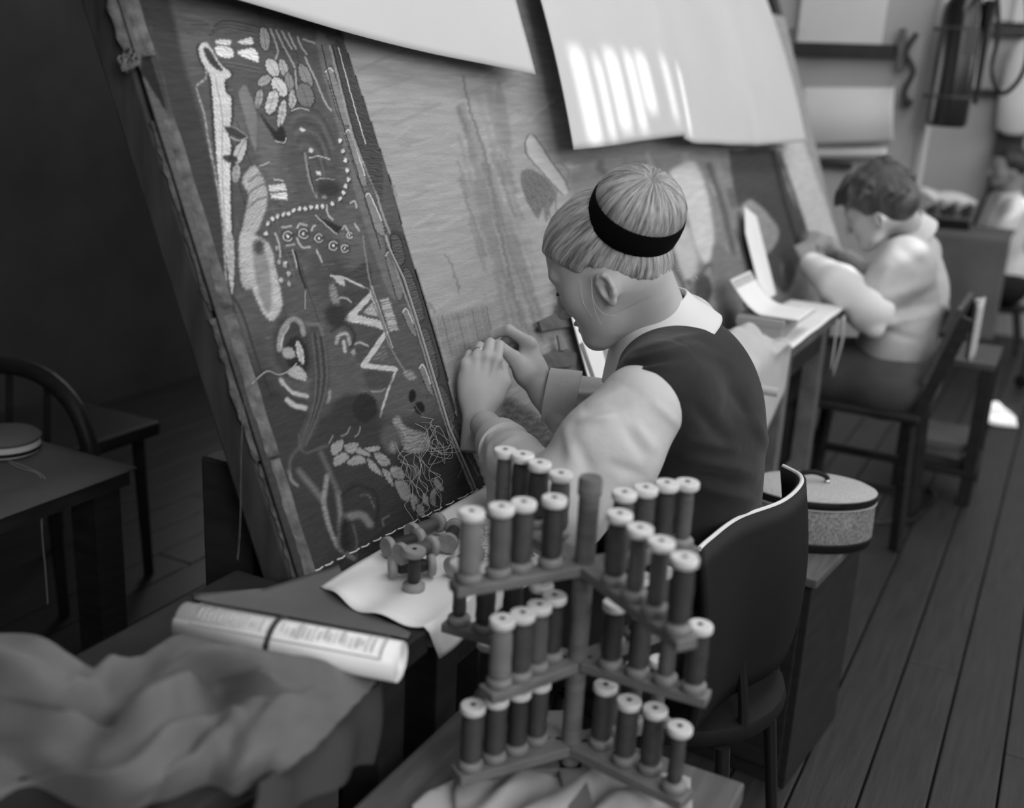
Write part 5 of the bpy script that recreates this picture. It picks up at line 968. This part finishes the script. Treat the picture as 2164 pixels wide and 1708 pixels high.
# left fist seen from its back
def hand_fist(W, hd_, lat, res=.0015):
    y = nrm(hd_); x = nrm(np.array(lat)-y*np.dot(lat, y)); z = np.cross(x, y); R = np.stack([x, y, z], 1)
    v = Vol((-.06, -.075, -.085), (.062, .13, .05), res)
    v.rbox((0, .043, -.006), (.032, .038, .0125), r=.012, k=.0); v.ell((.0, .02, -.006), (.028, .035, .017), k=.015); v.ell((-.012, .045, -.002), (.026, .036, .015), k=.012)
    v.cone((0, .018, -.006), (0, -.075, -.006), .0255, .027, k=.02, flat=((0, 0, 1), .80))
    for i, (kx, ky, l1) in enumerate(((.0265, .086, .040), (.0095, .091, .043), (-.0085, .088, .040), (-.0255, .078, .033))):
        a1 = math.radians((44, 48, 52, 54)[i]); K = np.array([kx, ky, -.003]); d1 = np.array([-.02*kx/.03, math.cos(a1), -math.sin(a1)]); P = K+d1*l1; a2 = a1+math.radians(85); d2 = np.array([0, math.cos(a2), -math.sin(a2)]); D = P+d2*.024; d3 = np.array([0, math.cos(a2+.6), -math.sin(a2+.6)]); T = D+d3*.018
        rr_ = (.0096, .0098, .0094, .0084)[i]; v.ell(K+[0, -.002, .0022], rr_*1.08, k=.010); v.chain([K, P, D, T], [rr_*.95, rr_*.92, rr_*.86, rr_*.8], k=.004, kk=.002)
        v.cone(K+[0, -.006, .006], (kx*.45, .02, .006), .0035, .002, k=.008)
    v.chain([(.024, .020, -.012), (.040, .048, -.022), (.034, .078, -.034), (.022, .098, -.040)], [.0135, .0115, .0100, .0085], k=.015, kk=.004)
    v.ell((.030, .040, -.012), (.012, .026, .012), k=.012)
    return place(relax(*v.mesh(), it=1, lam=.35), R, W), R
LW = atd(1010, 862, 1.815)
lh, LR = hand_fist(LW, CU_*1.0+CR_*.06-CB_*.16, CR_*1.0+CB_*.10)
# right hand pinching a needle, seen from the thumb side
def A_(px, py, d): return atd(px, py, d)
rv_pts = dict(W=A_(1150, 832, 1.875), palm=A_(1112, 772, 1.895), im=A_(1117, 724, 1.885), ip=A_(1074, 697, 1.885), idd=A_(1042, 708, 1.90), it=A_(1017, 722, 1.915), tc=A_(1108, 792, 1.865), tm=A_(1086, 756, 1.862), tp=A_(1054, 731, 1.872), tt=A_(1030, 726, 1.89))
allp = np.array(list(rv_pts.values())); rv = Vol(allp.min(0)-.06, allp.max(0)+.07, .0016); q = rv_pts
rv.chain([q['W']+nrm(q['W']-q['palm'])*.06, q['W'], q['palm']*.6+q['W']*.4], [.026, .0235, .025], k=.015, kk=.012); rv.cone(q['palm'], q['im']*.85+q['palm']*.15, .024, .014, k=.02); rv.ell(q['palm']+(q['W']-q['palm'])*.2, .025, k=.018)
away = nrm(-CB_*1.0+CU_*.1)
rv.chain([q['im'], q['ip'], q['idd'], q['it']], [.0108, .0092, .0082, .0062], k=.010, kk=.003)
rv.chain([q['tc'], q['tm'], q['tp'], q['tt']], [.0165, .0122, .0100, .0072], k=.016, kk=.004)
for i in (1, 2, 3):
    o_ = away*.0175*i; K = q['im']+o_+CU_*(-.004*i)+CR_*.002*i; P = q['ip']+o_*.9+CU_*(-.008*i)+CR_*(.006*i); D = q['idd']+o_*.85+CU_*(-.016*i)+CR_*(.016*i); T = q['it']+o_*.7+CU_*(-.022*i)+CR_*(.028*i)
    rv.chain([K, P, D, T], [.0102, .0092, .0082, .0070], k=.009, kk=.003); rv.cone(K, q['W']+o_*.4, .011, .014, k=.014)
rh = relax(*rv.mesh(), it=1, lam=.35)
# arms and trunk under the clothes
tl = nrm(SL-SR); tu = nrm(mid-PV); tu = nrm(tu-tl*(tu@tl)); tf = np.cross(tl, tu); TR = np.stack([tf, tl, tu], 1)
if tf[0] > 0: tf = -tf
shl = (SL+SR)/2
allq = np.array([SL, SR, EL, ER, WL, WR, NB, PV]); bv = Vol(np.array([-1.1, allq[:, 1].min()-.25, .02]), np.array([-.12, allq[:, 1].max()+.2, 1.16]), .0055)
bv.ell(shl-tu*.15, (.090, .135, .17), TR, k=.03); bv.ell(PV+tu*.10, (.085, .115, .13), TR, k=.05); bv.ell(PV, (.11, .145, .10), TR, k=.05); bv.cone(SL+(SR-SL)*.12, SR+(SL-SR)*.12, .042, .042, k=.04); bv.cone(shl, NB, .055, .050, k=.03)
bv.chain([SL, EL, WL+(EL-WL)*.1], [.042, .036, .026], k=.02); bv.chain([SR, ER, WR+(ER-WR)*.1], [.042, .036, .026], k=.02)
for s in (-1, 1):
    hip = PV+tl*.085*s; kn = np.array([-.83, hip[1]+.02*s, .50]); an = np.array([-.74, hip[1]+.03*s, .075]); bv.chain([hip, kn, an, an+np.array([-.13, 0, -.035])], [.075, .052, .032, .026], k=.03, kk=.012)
obj('body', join(hd, lh, rh, bv.mesh()), 'skin', w1, True)
def shoe(an, d, par, r=.034):
    d = nrm(np.array([d[0], d[1], 0.0])); b = np.array([an[0], an[1], 0]); v = Vol(b-np.array([.26, .26, .0])-[0, 0, .006], b+np.array([.26, .26, .16]), .006)
    v.cone(b-d*.03+[0, 0, .034], b+d*.15+[0, 0, .026], r, r*.72, k=.01); v.cone(b+[0, 0, .04], b+[0, 0, .09], r, r*.98, k=.02); v.half((0, 0, 0), (0, 0, -1)); obj('shoe', v.mesh(), 'black_leather', par, True)
for s in (-1, 1): hip = PV+tl*.085*s; shoe((-.74, hip[1]+.03*s, .075), (-1, 0, 0), w1)
# hair drawn up to the bun
hvv = Vol((-.16, -.11, -.14), (.14, .11, .13), .0021)
hvv.ell((.001, 0, .006), (.0890, .0770, .0870), k=.01); hvv.ell((.040, 0, .011), (.054, .064, .058), k=.03); hvv.ell((-.034, 0, -.042), (.050, .060, .052), k=.03)
hvv.ell((.100, 0, -.086), (.090, .14, .122), k=.014, op='sub'); t_ = np.array([-.73, 0, -.684]); n_ = np.array([.684, 0, -.73]); hvv.rbox(np.array([.006, 0, -.030])+t_*.10+n_*.10, (.115, .2, .10), np.stack([t_, [0, 1, 0], np.cross(t_, [0, 1, 0])], 1), r=.004, k=.016, op='sub')
hvv.ell((-.001, .080, -.062), (.016, .02, .026), k=.006, op='sub'); hvv.ell((-.001, -.080, -.062), (.016, .02, .026), k=.006, op='sub')
BA = nrm([-.80, .36, .45]); BO = np.array([-.036, 0, .001]); BX = nrm(np.cross(BA, [0, 1, 0])); BS_ = nrm(np.array([0, 1, 0])-BA*BA[1]); BRm = np.stack([BA, BS_, np.cross(BA, BS_)], 1)
g0 = relax(*hvv.mesh(), it=2, lam=.4); ph = np.arctan2((g0[0]-BO)@BRm[:, 1], (g0[0]-BO)@BRm[:, 2]); lockw = .0006*np.sin(ph*31+2*np.sin(ph*7))+.0004*np.sin(ph*53+1); g0 = (g0[0]+nrm(1)*0+g0[0]/np.linalg.norm(g0[0], axis=1)[:, None]*lockw[:, None], g0[1])
ho = obj('hair', place(g0, HR, HC), 'hair_blond', w1, True); strand_attr(ho, g0[0]-BO-BA*.02, BA, (0, 1, 0))
bn = Vol((-.19, -.10, -.10), (.04, .10, .15), .0019); bn.ell(BO+BA*.060, (.053, .0705, .0690), BRm, k=.01); bn.ell(BO+BA*.116, (.010, .006, .006), BRm, k=.012, op='sub')
g1 = relax(*bn.mesh(), it=2, lam=.4); q1 = g1[0]-BO-BA*.060; ph = np.arctan2(q1@BRm[:, 1], q1@BRm[:, 2]); lk = np.clip(((g1[0]-BO)@BA-.066)/.02, 0, 1)*.0009*np.sin(ph*37+2*np.sin(ph*5))+.0004*np.sin(ph*61); g1 = (g1[0]+q1/np.linalg.norm(q1, axis=1)[:, None]*lk[:, None], g1[1])
bo_ = obj('hair_bun', place(g1, HR, HC), 'hair_blond', w1, True); strand_attr(bo_, g1[0]-BO-BA*.04, BA, (0, 1, 0))
bb = MB().lathe([(.054, .018), (.0680, .019), (.0725, .025), (.0738, .038), (.0736, .055), (.0722, .0615), (.064, .062)], BO, BA, 48, (1, .98), BS_); bb.v = [tuple(HR@np.array(v)+HC) for v in bb.v]; obj('hair_band', bb, 'black_velvet' if 'black_velvet' in MATS else mat('black_velvet', .006, .95, .05), w1, True)
for s in (1, -1):
    obj('eyebrow', tube_local([(.094, .012*s, -.004), (.094, .028*s, .002), (.084, .046*s, -.002)], [.0018]*9, HR, HC), 'brow_hair', w1, True); obj('eyelash', tube_local([(.0915, .020*s, -.028), (.0955, .031*s, -.031), (.088, .043*s, -.028)], .0011, HR, HC), 'brow_hair', w1, True)
ws = thing  # loose wisps of hair
for i, pts in enumerate(([(.010, .078, -.035), (.022, .080, -.062), (.020, .076, -.088), (.006, .070, -.10)], [(.030, .074, -.03), (.045, .066, -.06), (.046, .058, -.085)], [(.012, .079, -.04), (.028, .076, -.075), (.034, .066, -.102)], [(.05, .066, -.005), (.066, .058, -.012)], [(-.09, .02, -.08), (-.108, .018, -.09), (-.112, .015, -.105)])): obj('hair_wisp', tube_local(pts, .00022, HR, HC, 4), 'thread_pale', w1, True)
# ring on the left hand
kr = np.array([-.0085, .088, -.003]); dr_ = np.array([0, math.cos(.907), -math.sin(.907)]); rc_ = LW+LR@(kr+dr_*.017); rg = MB().lathe([(.0098, -.0015), (.0106, -.001), (.0106, .001), (.0098, .0015)], rc_, LR@dr_, 20); obj('ring', rg, 'ring_gold', w1, True)
# clothes
cv = Vol(np.array([-.80, SL[1]-.13, .47]), np.array([-.20, SR[1]+.13, 1.13]), .0046)
cv.ell(shl-tu*.135-tf*.026, (.124, .160, .175), TR, k=.03); cv.ell(PV+tu*.16-tf*.030, (.112, .135, .15), TR, k=.06); cv.ell(PV+tu*.03-np.array([.02, 0, 0]), (.105, .155, .11), TR, k=.05)
cv.cone(SL+(SR-SL)*.05, SR+(SL-SR)*.08, .052, .048, k=.06); cv.cone(shl-tu*.03-tf*.01, NB-tu*.075-tf*.01, .085, .066, k=.04)
cv.cone(SL-tl*.012-tu*.006-tf*.006, shl-tu*.06-tf*.02, .057, .100, k=.05); cv.cone(SL-tl*.03-tu*.04-tf*.03, shl-tu*.20-tf*.03+tl*.06, .050, .09, k=.05)
for (a, b, r_) in ((SL+tu*.050-tl*.03, NB+tu*.0-tf*.03, .006), (SL+tu*.035-tf*.03-tl*.02, shl-tu*.06-tf*.09+tl*.06, .007), (SL-tf*.05-tu*.02, shl-tu*.14-tf*.10+tl*.02, .007), (shl-tu*.22-tf*.09+tl*.09, PV+tu*.16-tf*.085-tl*.02, .009), (shl-tu*.28-tf*.04+tl*.14, PV+tu*.14-tf*.10+tl*.03, .009)): cv.cone(a, b, r_, r_*.5, k=.018)
vo = obj('vest', crease(relax(*cv.mesh(), it=3, lam=.5), [(1350, 742, 1490, 706, 9, .005), (1335, 762, 1480, 730, 9, .005), (1325, 775, 1455, 752, 8, -.004), (1330, 790, 1420, 770, 7, .004), (1430, 720, 1560, 780, 14, .004), (1447, 972, 1600, 1000, 16, .007), (1470, 1000, 1590, 1022, 14, -.006), (1590, 880, 1626, 955, 12, .007), (1470, 860, 1540, 940, 16, -.006), (1450, 930, 1560, 950, 12, .005), (1540, 820, 1600, 900, 12, -.004), (1480, 1030, 1600, 1060, 12, .006)]), 'vest_velvet', w1, True)
kv = Vol(np.array([-1.0, PV[1]-.30, .12]), np.array([-.22, PV[1]+.30, .68]), .008); kv.ell(PV-np.array([.03, 0, 0]), (.115, .175, .12), TR, k=.04)
for s in (-1, 1): kv.chain([PV+tl*.08*s, np.array([-.86, PV[1]-.09*s, .515])], [.105, .085], k=.05)
kv.rbox((-.80, PV[1], .36), (.10, .19, .17), r=.06, k=.06); obj('skirt', relax(*kv.mesh(), it=2), 'skirt_dark', w1, True)
sv = Vol(np.minimum(np.minimum(SL, EL), WL)-.12, np.maximum(np.maximum(SL, EL), WL)+.12, .0038)
mU = SL*.5+EL*.5+np.array([0, 0, -.006]); sv.chain([SL*.85+EL*.15+tl*.004, mU, EL], [.062, .072, .062], k=.02, kk=.02); cu0 = WL+(EL-WL)*.30; sv.chain([EL, EL*.5+WL*.5, cu0], [.058, .042, .034], k=.03, kk=.015); dq_ = atd(1075, 955, 1.72); sv.chain([dq_, atd(1072, 1060, 1.66)], [.036, .032], k=.03)
sd = nrm(np.cross(EL-SL, CB_)); 
for (t0, t1, o0, o1, r_) in ((.38, .80, .03, -.02, .006), (.55, .95, .035, .01, .007), (.35, .6, -.03, .02, .006), (.65, 1.0, -.03, -.04, .008)): sv.cone(SL+(EL-SL)*t0+sd*o0+CB_*.050, SL+(EL-SL)*t1+sd*o1+CB_*.048, r_, r_*.5, k=.022)
for (t0, t1, o0, o1) in ((.1, .5, .04, .01), (.35, .8, -.03, .02), (.15, .7, -.02, -.04)): sv.cone(EL+(WL-EL)*t0+nrm(np.cross(WL-EL, CB_))*o0+CB_*.045, EL+(WL-EL)*t1+nrm(np.cross(WL-EL, CB_))*o1+CB_*.04, .006, .003, k=.016)
obj('sleeve', crease(relax(*sv.mesh(), it=2), [(1245, 852, 1325, 822, 10, .003), (1235, 872, 1330, 856, 10, -.0035), (1225, 890, 1300, 880, 9, .003), (1322, 905, 1365, 968, 12, -.0035), (1345, 900, 1385, 955, 10, .003), (1196, 900, 1210, 985, 12, .0035), (1225, 940, 1250, 1010, 14, -.0035), (1380, 850, 1440, 905, 10, .003), (1290, 980, 1370, 1010, 12, -.003), (1033, 910, 1026, 985, 8, .0035), (1090, 925, 1045, 948, 8, .0035), (1060, 960, 1050, 1050, 9, -.0035), (1120, 960, 1090, 1020, 10, .0035), (1150, 985, 1110, 1000, 8, -.003)]), 'blouse', w1, True)
rv2 = Vol(np.minimum(np.minimum(SR, ER), WR)-.11, np.maximum(np.maximum(SR, ER), WR)+.11, .0042); cu1 = WR+(ER-WR)*.16; rv2.chain([SR, ER], [.062, .058], k=.02); rv2.chain([ER, cu1], [.056, .044], k=.03)
for (t0, t1, o) in ((.1, .6, .03), (.3, .9, -.02)): rv2.cone(ER+(WR-ER)*t0+CU_*o+CB_*.05, ER+(WR-ER)*t1+CU_*(o*.5)+CB_*.042, .006, .003, k=.015)
obj('sleeve', crease(relax(*rv2.mesh(), it=2), [(1190, 830, 1290, 838, 8, .005), (1210, 862, 1240, 900, 8, -.005), (1240, 850, 1300, 845, 7, -.005), (1230, 880, 1290, 900, 8, .005)]), 'blouse', w1, True)
def cuff(c, d, r0, r1, L, name='cuff'):
    d = nrm(d); obj(name, MB().lathe([(r0-.004, 0), (r0, .001), (r1, L), (r1+.003, L+.001), (r1+.0035, L-.002), (r0+.0035, -.002), (r0-.001, -.003)], c, d, 28), 'blouse', w1, True)
cuff(WR+(ER-WR)*.24, WR-ER, .050, .046, .052); cuff(WL+(EL-WL)*.36, WL-EL, .040, .036, .03)
# collar folded round the neck
nd = nrm(nrm(HC-NB)*.75+np.array([0, 0, .4])); nx = nrm(tf-nd*(tf@nd)); ny = np.cross(nd, nx)
def col_fn(u, v):
    q_ = math.pi*(0.09+1.82*u); fr = (1+math.cos(q_))/2; r_ = .0575+.004*math.sin(v*3)+(.040+.012*fr)*max(0, v-.35)/.65; h_ = .030-.006*fr+.016*math.sin(min(v/.5, 1)*math.pi)*.6-.048*max(0, v-.35)/.65-.030*fr*max(0, v-.35)/.65
    return NB+nd*.018+nx*(r_*math.cos(q_)+.004)+ny*r_*math.sin(q_)+nd*h_
obj('collar', MB().grid(col_fn, 48, 14), 'collar_white', w1, 'all', .0035)
# ================================================================== second weaver
HC2 = atd(1852, 424, 3.55); HR2 = head_frame(-0.05, math.radians(30)); NB2 = atd(1925, 480, 3.62)
SL2 = atd(1912, 560, 3.50); m2 = NB2-np.array([-.02, 0, .06]); SR2 = 2*m2-SL2; SR2[2] = SL2[2]; PV2 = np.array([-.46, 3.72, .54])
EL2, WL2, HD2 = atd(1835, 650, 3.46), atd(1716, 560, 3.68), atd(1690, 500, 3.78); ER2, WR2, HE2 = atd(1830, 590, 3.84), atd(1768, 535, 3.90), atd(1738, 515, 3.92)
w2 = thing('person', (PV2[0], PV2[1], 0), 'person with short dark hair and pale cardigan weaving at the far bench', 'person')
S2 = 1.06; h2 = head_field(.003, HR2.T@(NB2-HC2)/S2); g2 = h2.mesh(); hd2 = ((g2[0]*S2)@HR2.T+HC2, g2[1])
tl2 = nrm(SL2-SR2); tu2 = nrm(m2-PV2); tu2 = nrm(tu2-tl2*(tu2@tl2)); T2 = np.stack([np.cross(tl2, tu2), tl2, tu2], 1); tf2 = T2[:, 0]; sh2 = (SL2+SR2)/2
def small_hand(W, H, lat, res=.0032):
    y = nrm(H-W); x = nrm(lat-y*(lat@y)); z = np.cross(x, y); L = np.linalg.norm(H-W); R = np.stack([x, y, z], 1); v = Vol((-.07, -.06, -.06), (.07, .20, .05), res)
    v.cone((0, -.05, 0), (0, .015, 0), .026, .025, k=.01); v.rbox((0, .05, -.002), (.034, .042, .013), r=.012, k=.02)
    for kx, l_ in ((.026, .055), (.009, .062), (-.009, .058), (-.026, .046)): v.chain([(kx, .085, 0), (kx*1.0, .085+l_*.5, -.008), (kx*.9, .085+l_*.85, -.026)], [.0098, .009, .0078], k=.008, kk=.003)
    v.chain([(.028, .02, -.006), (.048, .05, -.014), (.046, .085, -.022)], [.014, .011, .009], k=.012, kk=.004)
    return place(v.mesh(), R, W)
b2_ = Vol((-1.15, 3.1, .02), (-.1, 4.35, 1.12), .009); b2_.ell(sh2-tu2*.15, (.09, .135, .17), T2, k=.03); b2_.ell(PV2+tu2*.08, (.09, .12, .13), T2, k=.05); b2_.ell(PV2, (.11, .15, .1), T2, k=.05); b2_.cone(SL2, SR2, .04, .04, k=.04); b2_.cone(sh2, NB2, .055, .05, k=.03)
b2_.chain([SL2, EL2, WL2], [.042, .036, .026]); b2_.chain([SR2, ER2, WR2], [.042, .036, .026])
for s in (-1, 1):
    hip = PV2+tl2*.085*s; kn = np.array([-.86, hip[1], .50]); an = np.array([-.74, hip[1], .075]); b2_.chain([hip, kn, an, an+np.array([-.13, 0, -.035])], [.075, .052, .032, .026], k=.03, kk=.012)
obj('body', join(hd2, small_hand(WL2, HD2, CR_*1.0+CB_*.3), small_hand(WR2, HE2, CR_*1.0), b2_.mesh()), 'skin', w2, True)
c2v = Vol((-.9, 3.15, .46), (-.1, 4.35, 1.1), .007); c2v.ell(sh2-tu2*.14, (.135, .172, .19), T2, k=.03); c2v.ell(PV2+tu2*.10, (.125, .16, .15), T2, k=.06); c2v.cone(SL2, SR2, .062, .062, k=.05); c2v.cone(sh2-tu2*.03, NB2-tu2*.03, .08, .066, k=.04)
c2v.chain([SL2, EL2], [.082, .072], k=.09); c2v.chain([SR2, ER2, ER2*.35+WR2*.65], [.066, .054, .044], k=.04, kk=.02)
for a, b in ((SL2+tu2*.02-tf2*.06, sh2-tu2*.2-tf2*.12), (sh2-tu2*.3-tf2*.1+tl2*.08, PV2+tu2*.1-tf2*.1), (EL2-tu2*.05-tf2*.06, sh2-tu2*.26-tf2*.06+tl2*.12)): c2v.cone(a, b, .012, .006, k=.03)
c2v.half(PV2-tu2*.035, -tu2); obj('cardigan', crease(relax(*c2v.mesh(), it=2), [(1840, 640, 1990, 590, 14, .010), (1860, 665, 2000, 640, 12, -.010), (1850, 690, 1960, 665, 10, .010), (1870, 700, 1950, 720, 9, -.008), (1900, 520, 1960, 570, 14, -.008), (1880, 560, 1850, 620, 12, .008), (1990, 640, 2010, 670, 8, .010)]), 'cardigan', w2, True)
s2v = Vol(np.minimum(EL2, WL2)-.12, np.maximum(EL2, WL2)+.12, .005); s2v.chain([EL2+(EL2-WL2)*.02, EL2*.5+WL2*.5, WL2], [.078, .068, .044], k=.02, kk=.02); s2v.cone(EL2+CU_*-.03, EL2+CU_*-.055+(EL2-WL2)*.1, .05, .03, k=.02)
for t, o in ((.2, .03), (.45, -.02), (.65, .02)): s2v.cone(EL2+(WL2-EL2)*t+CU_*o+CB_*.05, EL2+(WL2-EL2)*(t+.2)-CU_*o+CB_*.048, .008, .004, k=.02)
obj('sleeve', relax(*s2v.mesh(), it=2), 'shirt', w2, True)
k2v = Vol((-1.05, 3.3, .14), (-.16, 4.15, .70), .010); k2v.ell(PV2-[0, 0, .01], (.16, .20, .13), T2, k=.04)
for s in (-1, 1): k2v.chain([PV2+tl2*.08*s, np.array([-.90, PV2[1]-.09*s, .52])], [.11, .085], k=.05)
k2v.rbox((-.83, PV2[1], .36), (.10, .19, .18), r=.06, k=.06); obj('skirt', relax(*k2v.mesh(), it=2), mat('skirt_grey', .085, .9, .1, var=.25, scale=9), w2, True)
hh = Vol((-.17, -.14, -.14), (.16, .14, .17), .0032); hh.ell((-.012, 0, .016), (.112, .092, .102), k=.01); hh.ell((.050, 0, .030), (.060, .070, .058), k=.03); hh.ell((-.060, 0, -.030), (.060, .074, .062), k=.03)
for i in range(26):
    a, e = rng.uniform(0, 6.28), rng.uniform(-.3, 1.2); d = np.array([math.cos(a)*math.cos(e), math.sin(a)*math.cos(e), math.sin(e)]); p = d*np.array([.108, .088, .100])+np.array([-.012, 0, .016]); hh.cone(p, p+np.array([.025, rng.uniform(-.02, .02), -.012]), .016, .006, k=.012)
hh.cone((.085, .02, .055), (.118, .035, .020), .022, .006, k=.015)
hh.ell((.105, 0, -.080), (.092, .16, .115), k=.008, op='sub'); hh.rbox(np.array([.01, 0, -.045])+t_*.10+n_*.10, (.115, .2, .10), np.stack([t_, [0, 1, 0], np.cross(t_, [0, 1, 0])], 1), r=.004, k=.012, op='sub')
gh = relax(*hh.mesh(), it=1); o = obj('hair', ((gh[0]*S2)@HR2.T+HC2, gh[1]), 'hair_brown', w2, True); strand_attr(o, gh[0]-np.array([-.04, 0, .07]), np.array([-.3, 0, 1.0]), (0, 1, 0))
def collar(NBx, HCx, tfx, m, par, r0=.060):
    nd_ = nrm(nrm(HCx-NBx)*.8+np.array([0, 0, .4])); nx_ = nrm(tfx-nd_*(tfx@nd_)); ny_ = np.cross(nd_, nx_)
    def fn(u, v):
        q_ = math.pi*(.09+1.82*u); fr = (1+math.cos(q_))/2; r_ = r0-.006+.003*math.sin(v*3)+(.026+.012*fr)*max(0, v-.35)/.65; h_ = .030-.006*fr+.010*math.sin(min(v/.5, 1)*math.pi)-.050*max(0, v-.35)/.65-.03*fr*max(0, v-.35)/.65
        return NBx-nd_*.012+nx_*(r_*math.cos(q_)+.004)+ny_*r_*math.sin(q_)+nd_*h_
    return obj('collar', MB().grid(fn, 36, 10), m, par, 'all', .004)
collar(NB2, HC2, tf2, 'collar_white', w2)
# ================================================================== man at the far table
HC3 = atd(2134, 345, 6.4); F3 = nrm([-1.0, -.35, 0]); HR3 = head_frame(0, math.radians(6), 0, F3); NB3 = HC3+np.array([.03, .02, -.19]); L3_ = np.cross([0, 0, 1], F3)
m3 = thing('person', (HC3[0]+.03, HC3[1]+.05, 0), 'person in a pale shirt and dark tie seated at the far covered table', 'person')
SL3, SR3 = NB3+L3_*.19+[0, 0, -.06], NB3-L3_*.19+[0, 0, -.06]; PV3 = NB3+np.array([.05, .03, -.52]); T3 = np.stack([F3, L3_, [0, 0, 1]], 1)
EL3, WL3 = atd(2070, 470, 5.88), atd(2040, 462, 6.15); EL3 = SL3+F3*.10+np.array([0, 0, -.25])+L3_*.04; WL3 = EL3+F3*.22+np.array([0, 0, .04]); ER3 = SR3+F3*.06+np.array([0, 0, -.27]); WR3 = ER3+F3*.24+L3_*.08+np.array([0, 0, .03])
h3 = head_field(.004, HR3.T@(NB3-HC3), neck_r=.056); hd3 = place(h3.mesh(), HR3, HC3)
b3 = Vol(PV3-[1.0, .6, .62], PV3+[.5, .6, .62], .013); b3.ell(NB3-[0, 0, .22], (.10, .155, .20), T3, k=.03); b3.ell(PV3, (.13, .16, .14), T3, k=.08); b3.cone(SL3, SR3, .045, .045, k=.04); b3.cone(NB3-[0, 0, .08], NB3, .06, .056, k=.03); b3.chain([SL3, EL3, WL3], [.045, .038, .028]); b3.chain([SR3, ER3, WR3], [.045, .038, .028])
for s in (-1, 1):
    hip = PV3+L3_*.09*s; kn = hip+F3*.42+np.array([0, 0, -.02]); b3.chain([hip, kn, kn*[1, 1, 0]+np.array([0, 0, .09])-F3*.05, kn*[1, 1, 0]+np.array([0, 0, .04])+F3*.1], [.08, .058, .04, .035], k=.03, kk=.015)
obj('body', join(hd3, small_hand(WL3, WL3+F3*.1, L3_*-1.0, .005), small_hand(WR3, WR3+F3*.1+L3_*.03, L3_, .005), b3.mesh()), 'skin_tan', m3, True)
v3 = Vol(PV3-[.6, .5, .12], PV3+[.5, .5, .60], .010); v3.ell(NB3-[0, 0, .23], (.125, .18, .22), T3, k=.03); v3.ell(PV3+[0, 0, .06], (.14, .165, .16), T3, k=.06); v3.cone(SL3, SR3, .062, .062, k=.05); v3.chain([SL3, EL3, EL3*.4+WL3*.6], [.072, .064, .05], k=.03, kk=.02); v3.chain([SR3, ER3, ER3*.3+WR3*.7], [.072, .064, .05], k=.03, kk=.02); obj('shirt', relax(*v3.mesh(), it=2), 'shirt', m3, True)
tr = Vol(PV3-[1.0, .6, .66], PV3+[.5, .6, .2], .012)
for s in (-1, 1):
    hip = PV3+L3_*.09*s; kn = hip+F3*.42+np.array([0, 0, -.02]); tr.chain([hip, kn, kn*[1, 1, 0]+np.array([0, 0, .10])-F3*.05], [.10, .075, .06], k=.04, kk=.02)
tr.ell(PV3-[0, 0, .02], (.145, .175, .13), T3, k=.05); obj('trousers', relax(*tr.mesh(), it=2), 'skirt_dark', m3, True)
hz = Vol((-.14, -.11, -.12), (.13, .11, .13), .004); hz.ell((-.010, 0, .010), (.102, .080, .092), k=.01); hz.ell((-.045, 0, -.03), (.055, .066, .05), k=.03); hz.ell((.105, 0, -.075), (.095, .16, .115), k=.006, op='sub'); hz.rbox(np.array([.012, 0, -.045])+t_*.10+n_*.10, (.115, .2, .10), np.stack([t_, [0, 1, 0], np.cross(t_, [0, 1, 0])], 1), r=.004, k=.01, op='sub'); gz = hz.mesh(); o = obj('hair', place(gz, HR3, HC3), 'hair_black', m3, True); strand_attr(o, gz[0], np.array([-.3, 0, 1.0]), (0, 1, 0))
collar(NB3, HC3, F3, 'collar_white', m3, .066); tq = NB3+F3*.075; obj('tie', MB().grid(lambda u, v: tq+F3*(.062+.042*math.sin(v*2.2))+L3_*((u-.5)*(.03+.05*v))+np.array([0, 0, -.02-.36*v]), 4, 14), 'tie', m3, True, .006)
for s in (-1, 1):
    shoe((-.74, (PV2+tl2*.085*s)[1], .075), (-1, 0, 0), w2); kq = PV3+L3_*.09*s+F3*.37; shoe((kq[0], kq[1], .09), F3, m3, .042)
c3 = thing('stool', (PV3[0], PV3[1], 0), 'dark stool under the seated person at the far table', 'stool'); zs = PV3[2]-.135; obj('seat', MB().lathe([(.15, 0), (.17, .01), (.17, .025), (.15, .032)], (PV3[0], PV3[1], zs-.032), n=24), 'wood_dark', c3, True)
for sx_, sy_ in ((-1, -1), (-1, 1), (1, -1), (1, 1)): obj('leg', MB().cyl((PV3[0]+.10*sx_, PV3[1]+.10*sy_, zs-.03), (PV3[0]+.15*sx_, PV3[1]+.15*sy_, 0), .017, .015, 10), 'wood_dark', c3, True)
